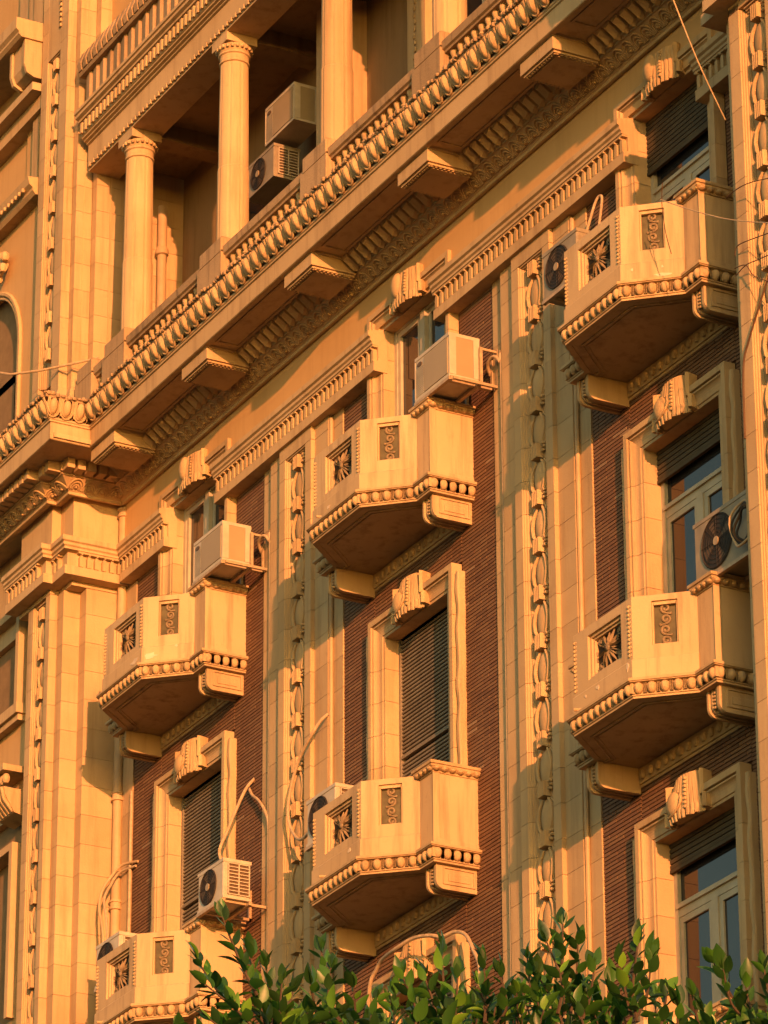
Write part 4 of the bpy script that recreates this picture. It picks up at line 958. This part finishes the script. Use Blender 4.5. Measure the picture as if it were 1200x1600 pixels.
ac_unit('air_conditioner', 'grey outdoor fan unit with a coil of pipes, on the lower balcony at the right', 'air conditioner', b2+0.88, b2+1.80, -0.50, -0.20, 17.80, 18.40, 'fan', cm='ac_shaded')
ac_unit('air_conditioner', 'white outdoor fan unit with gridded side grille, above the foliage at lower left', 'air conditioner', b0+1.28, b0+1.90, -0.60, -0.27, 17.79, 18.24, 'grid')
ac_unit('air_conditioner', 'outdoor fan unit half hidden by the parapet of the lowest left balcony', 'air conditioner', b0-1.32, b0-0.70, -0.62, -0.30, 17.70, 18.20, 'grid')
ac_unit('air_conditioner', 'outdoor fan unit behind the left end of the lower middle balcony', 'air conditioner', b1-1.34, b1-0.70, -0.62, -0.30, 17.70, 18.20, 'grid')
ac_unit('air_conditioner', 'large boxy air conditioner high in the loggia beside the third column', 'air conditioner', -41.66, -40.92, 0.16, 0.50, 27.50, 28.00, 'window', 'air conditioners in the loggia', False)
ac_unit('air_conditioner', 'shaded air conditioner low in the loggia, beneath another one', 'air conditioner', -42.14, -41.44, 0.16, 0.50, 27.0, 27.44, 'grid', 'air conditioners in the loggia', False, 'ac_shaded')

# ------------------------------------------------------------------ pipes and cables
def smooth_path(P_, n=6):
    P_ = [Vector(p_) for p_ in P_]; res = []
    for i in range(len(P_)-1):
        p0, p1, p2, p3 = P_[max(i-1, 0)], P_[i], P_[i+1], P_[min(i+2, len(P_)-1)]
        for k in range(n):
            t_ = k/n; res.append(0.5*((2*p1)+(-p0+p2)*t_+(2*p0-5*p1+4*p2-p3)*t_*t_+(-p0+3*p1-3*p2+p3)*t_**3))
    return res+[P_[-1]]
def cable(name, label, cat, pts, r_, mat, group=None, n=6, smooth=True):
    mb = MB(); mb.tube(smooth_path(pts, n) if smooth else pts, r_, 8)
    return tag(part(name, mb, mat), label, cat, group)
dp = thing('downpipe', 'thick round downpipe in the corner between left wing and facade', 'downpipe', (-44.95, -0.075, 12.0))
part('pipe', MB().tube([(-44.95, -0.075, 12.0), (-44.95, -0.075, 18.1)], 0.06, 14).tube([(-44.95, -0.075, 18.1), (-44.95, -0.075, 24.05)], 0.056, 14), 'pipe', dp)
for z in (24.0, 20.35, 19.0, 16.6):
    part('collar', MB().lathe([(0.05, z-0.06), (0.075, z-0.05), (0.075, z-0.02), (0.066, z-0.01), (0.066, z+0.03), (0.078, z+0.035), (0.078, z+0.06), (0.05, z+0.065)], 14), 'pipe', dp, (-44.95, -0.075, 0))
lp = thing('downpipe', 'round pipe standing in the loggia behind the leftmost column', 'downpipe', (-44.9, 0.33, 24.9))
part('pipe', MB().tube([(-44.93, 0.36, 24.9), (-44.93, 0.36, 28.3)], 0.06, 12), 'pipe', lp); part('collar', MB().lathe([(0.05, 27.6), (0.085, 27.62), (0.085, 27.68), (0.07, 27.72), (0.05, 27.74)], 12), 'pipe', lp, (-44.93, 0.36, 0))
cable('wall_pipe', 'thin white pipe running down beside the brick right of the thick downpipe', 'pipe', [(WL+0.405, -0.045, 20.32), (WL+0.40, -0.045, 16), (WL+0.40, -0.045, 12.3)], 0.02, 'cord', n=2)
for i, xp in enumerate(XP):
    where = ('between the left and middle bays', 'between the middle and right bays')[i]
    cable('wall_pipe', 'thin vertical pipe on the right edge of the pilaster '+where, 'pipe', [(xp+0.735, -0.058, 23.0), (xp+0.735, -0.058, 18.0), (xp+0.738, -0.058, 12.3)], 0.024, 'pipe', 'pipes on the pilasters', 2)
    zt_ = (22.12, 22.05)[i]
    cable('wall_pipe', 'thin hooked pipe on the left edge of the pilaster '+where, 'pipe', [(xp-1.02, -0.03, zt_-0.05), (xp-0.95, -0.10, zt_+0.03), (xp-0.82, -0.11, zt_+0.06), (xp-0.745, -0.08, zt_-0.02), (xp-0.735, -0.058, zt_-0.25), (xp-0.735, -0.056, 18.0), (xp-0.735, -0.056, 12.3)], 0.019, 'cord', 'pipes on the pilasters', 5)
cable('cable', 'thick pale cable bundle curving across the pilaster to the lower middle balcony', 'cable', [(-39.59, -.08, 19.49), (-39.64, -.15, 19.41), (-39.76, -.2, 19.27), (-40.02, -.2, 19.11), (-40.2, -.2, 18.88), (-40.29, -.2, 18.61), (-40.21, -.2, 18.37), (-39.91, -.25, 18.14), (-39.58, -.3, 18.11)], 0.018, 'cord')
cable('cable', 'outer brown cable arching from the downpipe to the lowest left balcony', 'cable', [(-44.45, -.03, 19.40), (-44.74, -.1, 19.43), (-44.79, -.2, 19.3), (-44.83, -.3, 19.11), (-44.79, -.35, 18.87), (-44.58, -.4, 18.57), (-44.48, -.42, 18.2)], 0.017, 'pipe', 'cables beside the downpipe')
cable('cable', 'inner brown cable arching from the downpipe to the lowest left balcony', 'cable', [(-44.5, -.03, 19.36), (-44.80, -.1, 19.36), (-44.83, -.2, 19.19), (-44.77, -.3, 18.99), (-44.59, -.35, 18.69), (-44.36, -.42, 18.2)], 0.016, 'cord', 'cables beside the downpipe')
cable('cable', 'pale cable rising at a slant from the gridded fan unit', 'cable', [(-41.33, -.43, 18.24), (-41.43, -.45, 18.42), (-41.41, -.45, 18.52), (-41.46, -.35, 18.72), (-41.47, -.25, 18.97), (-41.44, -.18, 19.16), (-41.47, -.1, 19.3), (-41.49, -.0, 19.42)], 0.018, 'cord')
cable('cable', 'short sagging cable between the slanting cable and the pilaster pipe', 'cable', [(-41.55, -.05, 19.34), (-41.44, -.06, 19.2), (-41.28, -.07, 19.09), (-41.12, -.08, 18.94), (-41.03, -.07, 18.78), (-41.02, -.06, 18.6)], 0.016, 'cord')
cable('cable', 'thick pale cable looping over the lowest middle window', 'cable', [(-38.5, -.2, 15.6), (-38.24, -.3, 16.01), (-38.1, -.3, 16.14), (-37.93, -.32, 16.2), (-37.55, -.38, 16.18), (-37.26, -.34, 16.21), (-36.97, -.3, 16.16), (-36.82, -.25, 16.11), (-36.63, -.2, 16.11), (-36.42, -.2, 16.01), (-36.18, -.25, 15.77), (-35.98, -.3, 15.54), (-35.92, -.35, 15.3)], 0.020, 'cord')
cable('rod', 'pale slanting rod hanging in front of the top right window', 'rod', [(-29.87, -1.6, 22.8), (-29.95, -1.3, 22.25), (-30.17, -.88, 21.85)], 0.007, 'cord', n=3)
cable('rod', 'long pale rod stretched level across the left wing above the cornice', 'rod', [(-46.9, -1.35, 26.62), (-45.8, -1.25, 25.98), (-44.74, -.55, 25.90)], 0.016, 'cord', n=3)
cable('wire', 'thin wire strung from the top right balcony to the right wing', 'wire', [(-31.16, -.98, 21.47), (-30.54, -1.05, 21.05), (-29.83, -1.1, 20.6), (-28.97, -1.2, 20.13)], 0.005, 'cord', n=4)
cable('wire', 'thin wire hanging down the chamfer of the top right balcony', 'wire', [(-31.2, -.93, 21.68), (-31.27, -.9, 21.5), (-31.27, -.87, 21.21), (-31.23, -.84, 20.97)], 0.004, 'wire', n=3)
cable('cable', 'dark cable drooping down the front of the right wing', 'cable', [(-29.3, -.87, 20.5), (-29.5, -.87, 20.1), (-29.71, -.88, 19.79), (-29.94, -.87, 19.51), (-30.07, -.86, 19.28), (-30.11, -.85, 18.6)], 0.010, 'wire')
for k, P_ in enumerate([[(-30.17, -.9, 21.03), (-30.01, -.9, 21.04), (-29.74, -.9, 20.99), (-29.2, -.9, 20.8)], [(-30.1, -.88, 20.41), (-30.06, -.88, 20.49), (-29.86, -.88, 20.46), (-29.3, -.88, 20.32)], [(-30.1, -.88, 20.21), (-29.93, -.88, 20.24), (-29.72, -.88, 20.2), (-29.3, -.88, 20.12)], [(-30.11, -.88, 20.29), (-29.93, -.88, 20.24), (-29.79, -.88, 20.06), (-29.4, -.88, 19.8)]]):
    cable('wire', ('topmost loose wire on the right wing', 'bowed loose wire near the middle of the tangle on the right wing', 'nearly level loose wire low in the tangle on the right wing', 'loose wire sloping down to the right on the right wing')[k], 'wire', P_, 0.005, 'wire', 'loose wires on the right wing', 4)
cable('cable', 'forked cable end sticking up behind the top right balcony', 'cable', [(-33.76, -.3, 22.27), (-33.72, -.22, 22.60), (-33.66, -.17, 22.84), (-33.60, -.15, 22.89), (-33.57, -.15, 22.80), (-33.62, -.2, 22.3)], 0.014, 'cord')
ct = thing('pipe_coil', 'coil of dark and pale insulated pipes on the right fan unit', 'pipe coil', (-30.60, -0.56, 17.83))
for k in range(4):
    rr_ = 0.15+0.022*k; cc_ = (-30.60, -0.56-0.012*k, 18.03)
    part('pipe', MB().tube([(cc_[0]+rr_*0.85*math.cos(a_), cc_[1]+0.02*math.sin(3*a_+k), cc_[2]+rr_*math.sin(a_)) for a_ in [2*math.pi*i/24 for i in range(25)]], 0.011+0.002*(k % 2), 7), ('dark', 'wire', 'dark', 'pipe')[k], ct)

# ------------------------------------------------------------------ unseen low building, added to keep the trees in shade
nbd = thing('shade_building', 'unseen low plastered building added to shade the trees', 'building', (14, -21, 0))
NB_W = part('wall', MB().box(7, 24, -32, -11, 0, 8.35), 'aged', nbd)
part('cornice', MB().box(6.8, 24.2, -32.2, -10.8, 8.351, 8.55), 'stone', nbd)
for k in range(5):
    for z in (1.2, 4.8): part('window', MB().box(6.96, 6.999, -30.5+k*4, -29.1+k*4, z, z+1.9), 'glass', NB_W)

# ------------------------------------------------------------------ ficus trees in the foreground
def leaf_geo(L, Wd, fold, curl, rr):
    mb = MB(); n = 6; mid = []; lf_, rt = [], []
    for i in range(n+1):
        t_ = i/n; w_ = Wd*math.sin(math.pi*min(1, t_**0.80))**0.85*(1-0.10*t_) if 0 < i < n else 0
        z = curl*t_*t_*L; mid.append((0, t_*L, z)); lf_.append((-w_, t_*L-0.0, z+fold*w_)); rt.append((w_, t_*L, z+fold*w_))
    V = mid+lf_[1:n]+rt[1:n]; Fs = []
    def l(i): return n+i
    def r(i): return n+(n-1)+i
    Fs.append((0, 1, l(1))); Fs.append((0, r(1), 1))
    for i in range(1, n-1): Fs.append((i, i+1, l(i+1), l(i))); Fs.append((i, r(i), r(i+1), i+1))
    Fs.append((n-1, n, l(n-1))); Fs.append((n-1, r(n-1), n))
    return V, Fs
rl = random.Random(11)
LG = [leaf_geo(0.088*s_, 0.0235*s_*wf, fo, cu, rl) for s_, wf, fo, cu in ((1, 1, 0.35, -0.12), (0.85, 1.1, 0.2, 0.10), (1.1, 0.9, 0.45, -0.2), (0.7, 1.0, 0.3, 0.05))]
LM = []
for V, Fs in LG:
    mb = MB(); mb.add(V, Fs, True, 0.0); LM.append(mb.mesh('leaf', M['leaf'], tone=True, sharp=180))
UF = Vector((0, 0, 1))
def basis(d, up):
    y = d.normalized(); x = y.cross(up); 
    if x.length < 0.05: x = y.cross(Vector((1, 0, 0)))
    x.normalize(); z = x.cross(y); return Matrix((x, y, z)).transposed()
A0, A1 = Vector((-14.87, -13.50, 0)), Vector((-13.80, -11.57, 0)); vd = Vector((-0.881, 0.473, 0))
def spot(px, py, dep=0.0):
    s_ = (px-320)/880.0; p_ = A0+(A1-A0)*s_; p_ = p_*(1+dep/17.3) + Vector((0, -20.645, 0))*(-dep/17.3)
    z = 7.45-(py-1400)*0.00265-(px-345)*0.0000; return Vector((p_.x, p_.y, z+dep*0.36))
def ficus(label, shoots, x0, x1, ytop, seed, base):
    rr = random.Random(seed); c0 = spot(base, 1600)
    t_ = thing('ficus_tree', label, 'tree', (c0.x, c0.y, 0.0), 0, 'ficus trees in front of the facade')
    tk = MB(); tp_ = spot(base, 1780)
    tk.tube([(c0.x+0.1, c0.y, 0), (c0.x+0.02, c0.y+0.03, 2.2), (c0.x-0.05, c0.y, 4.2), tuple(tp_)], [0.17, 0.13, 0.10, 0.05], 10); part('trunk', tk, 'bark', t_)
    bb = MB(); leaves = []
    def shoot(tip, root, dens=1.0, big=1.0):
        mid = (tip+root)/2+Vector((rr.uniform(-.04, .04), rr.uniform(-.04, .04), -0.03)); pts = smooth_path([root, mid, tip], 8)
        n_ = len(pts); bb.tube(pts, [0.0075*(1-0.6*i/n_) for i in range(n_)], 5)
        L = (tip-root).length; k = 0; s_ = 0.25*L*rr.random(); ga = rr.uniform(0, 6)
        while s_ < L:
            f_ = s_/L; i = min(int(f_*(n_-1)), n_-2); p_ = pts[i]+(pts[i+1]-pts[i])*(f_*(n_-1)-i); ax = (pts[i+1]-pts[i]).normalized()
            ga += 2.4; sx = ax.cross(Vector((0.3, 0.9, 0.1))).normalized(); sy = ax.cross(sx)
            sp_ = R(rr.uniform(38, 75))*(1-0.5*f_**2); d = ax*math.cos(sp_)+(sx*math.cos(ga)+sy*math.sin(ga))*math.sin(sp_)
            d.z += rr.uniform(-0.15, 0.25); leaves.append((p_+d*0.008, basis(d, UF+Vector((rr.uniform(-.6, .6), rr.uniform(-.6, .6), 0))), rr.uniform(0.75, 1.15)*big*(1-0.2*f_), rr.randrange(4), f_))
            s_ += 0.021/dens
        for q in range(3):
            d = (pts[-1]-pts[-3]).normalized()+Vector((rr.uniform(-.4, .4), rr.uniform(-.4, .4), 0.2)); leaves.append((pts[-1], basis(d, UF+Vector((rr.uniform(-.9, .9), rr.uniform(-.9, .9), 0))), rr.uniform(0.7, 1.0)*big, rr.randrange(4), 1.0))
    for (px, py, dx, dy) in shoots:
        py += 12
        dep = rr.uniform(-0.25, 0.35); tip = spot(px, py, dep); root = spot(px+dx, py+dy, dep+rr.uniform(-.1, .1)); shoot(tip, root, 1.25, 1.15)
    nk = len(leaves)
    for k in range(int((x1-x0)/4.8)):
        px = rr.uniform(x0, x1); py = ytop(px)+abs(rr.gauss(0, 1))*42+40; dep = rr.uniform(-0.1, 1.3)
        shoot(spot(px, py, dep), spot(px+rr.uniform(-60, 60), py+rr.uniform(110, 170), dep+rr.uniform(-.2, .3)), 0.9)
    part('branch', bb, 'bark', t_)
    order = list(range(nk))[:296]
    for i in order:
        p_, Bm, sc_, v, f_ = leaves[i]; part('leaf', LM[v], None, t_, p_, scale=(sc_, sc_, sc_), rot=Bm)
    st = MB()
    for i in range(len(leaves)):
        if i in set(order[:0]) or i < len(order): continue
        p_, Bm, sc_, v, f_ = leaves[i]; V, Fs = LG[v]; tn = rr.random()
        st.add([tuple(p_+Bm @ (Vector(q)*sc_)) for q in V], Fs, True, tn)
    me = st.mesh('leaf', M['leaf'], tone=True, sharp=180); q = part('leaf', me, None, t_); q['kind'] = 'stuff'
ficus('ficus tree at the left whose tallest sprig crosses the gridded fan unit', [(362, 1418, 55, 120), (325, 1490, 85, 80), (338, 1520, 70, 60), (405, 1478, 20, 110), (430, 1500, 10, 90), (455, 1520, 0, 90), (345, 1578, 60, 50), (380, 1560, 30, 60), (300, 1590, 50, 50), (420, 1545, 20, 60), (472, 1540, -10, 80)], 330, 500, lambda x: 1590-0.35*(x-330) if x < 440 else 1548, 21, 420)
ficus('ficus tree below the middle balcony with bright green young leaf tips', [(515, 1478, 10, 100), (530, 1500, 15, 80), (500, 1530, 30, 70), (565, 1530, -10, 80), (600, 1545, 0, 60), (640, 1512, 10, 90), (700, 1478, 0, 120), (672, 1510, 20, 90), (725, 1505, -20, 90), (765, 1498, 0, 90), (790, 1510, -10, 80), (755, 1530, 10, 60)], 480, 800, lambda x: 1550 if x < 560 else (1560 if x < 620 else 1535), 22, 650)
ficus('ficus tree at the right with the tallest leafy clump before the festoon pilaster', [(832, 1492, 20, 90), (862, 1462, 15, 110), (888, 1438, 0, 140), (910, 1470, -15, 110), (935, 1500, -20, 80), (848, 1520, 20, 60), (975, 1495, 15, 80), (1003, 1462, -5, 120), (1022, 1492, -25, 90), (960, 1530, 10, 60), (1045, 1540, -20, 70)], 800, 1045, lambda x: 1515 if x < 940 else 1540, 23, 900)
ficus('small ficus tree at the far right in front of the lowest window', [(1118, 1500, 45, 90), (1132, 1508, 35, 80), (1085, 1548, 25, 60), (1165, 1530, 10, 70), (1195, 1505, 10, 100), (1210, 1530, 5, 80), (1060, 1560, 20, 50), (1100, 1570, 10, 50)], 1050, 1230, lambda x: 1575 if x < 1140 else 1560, 24, 1180)
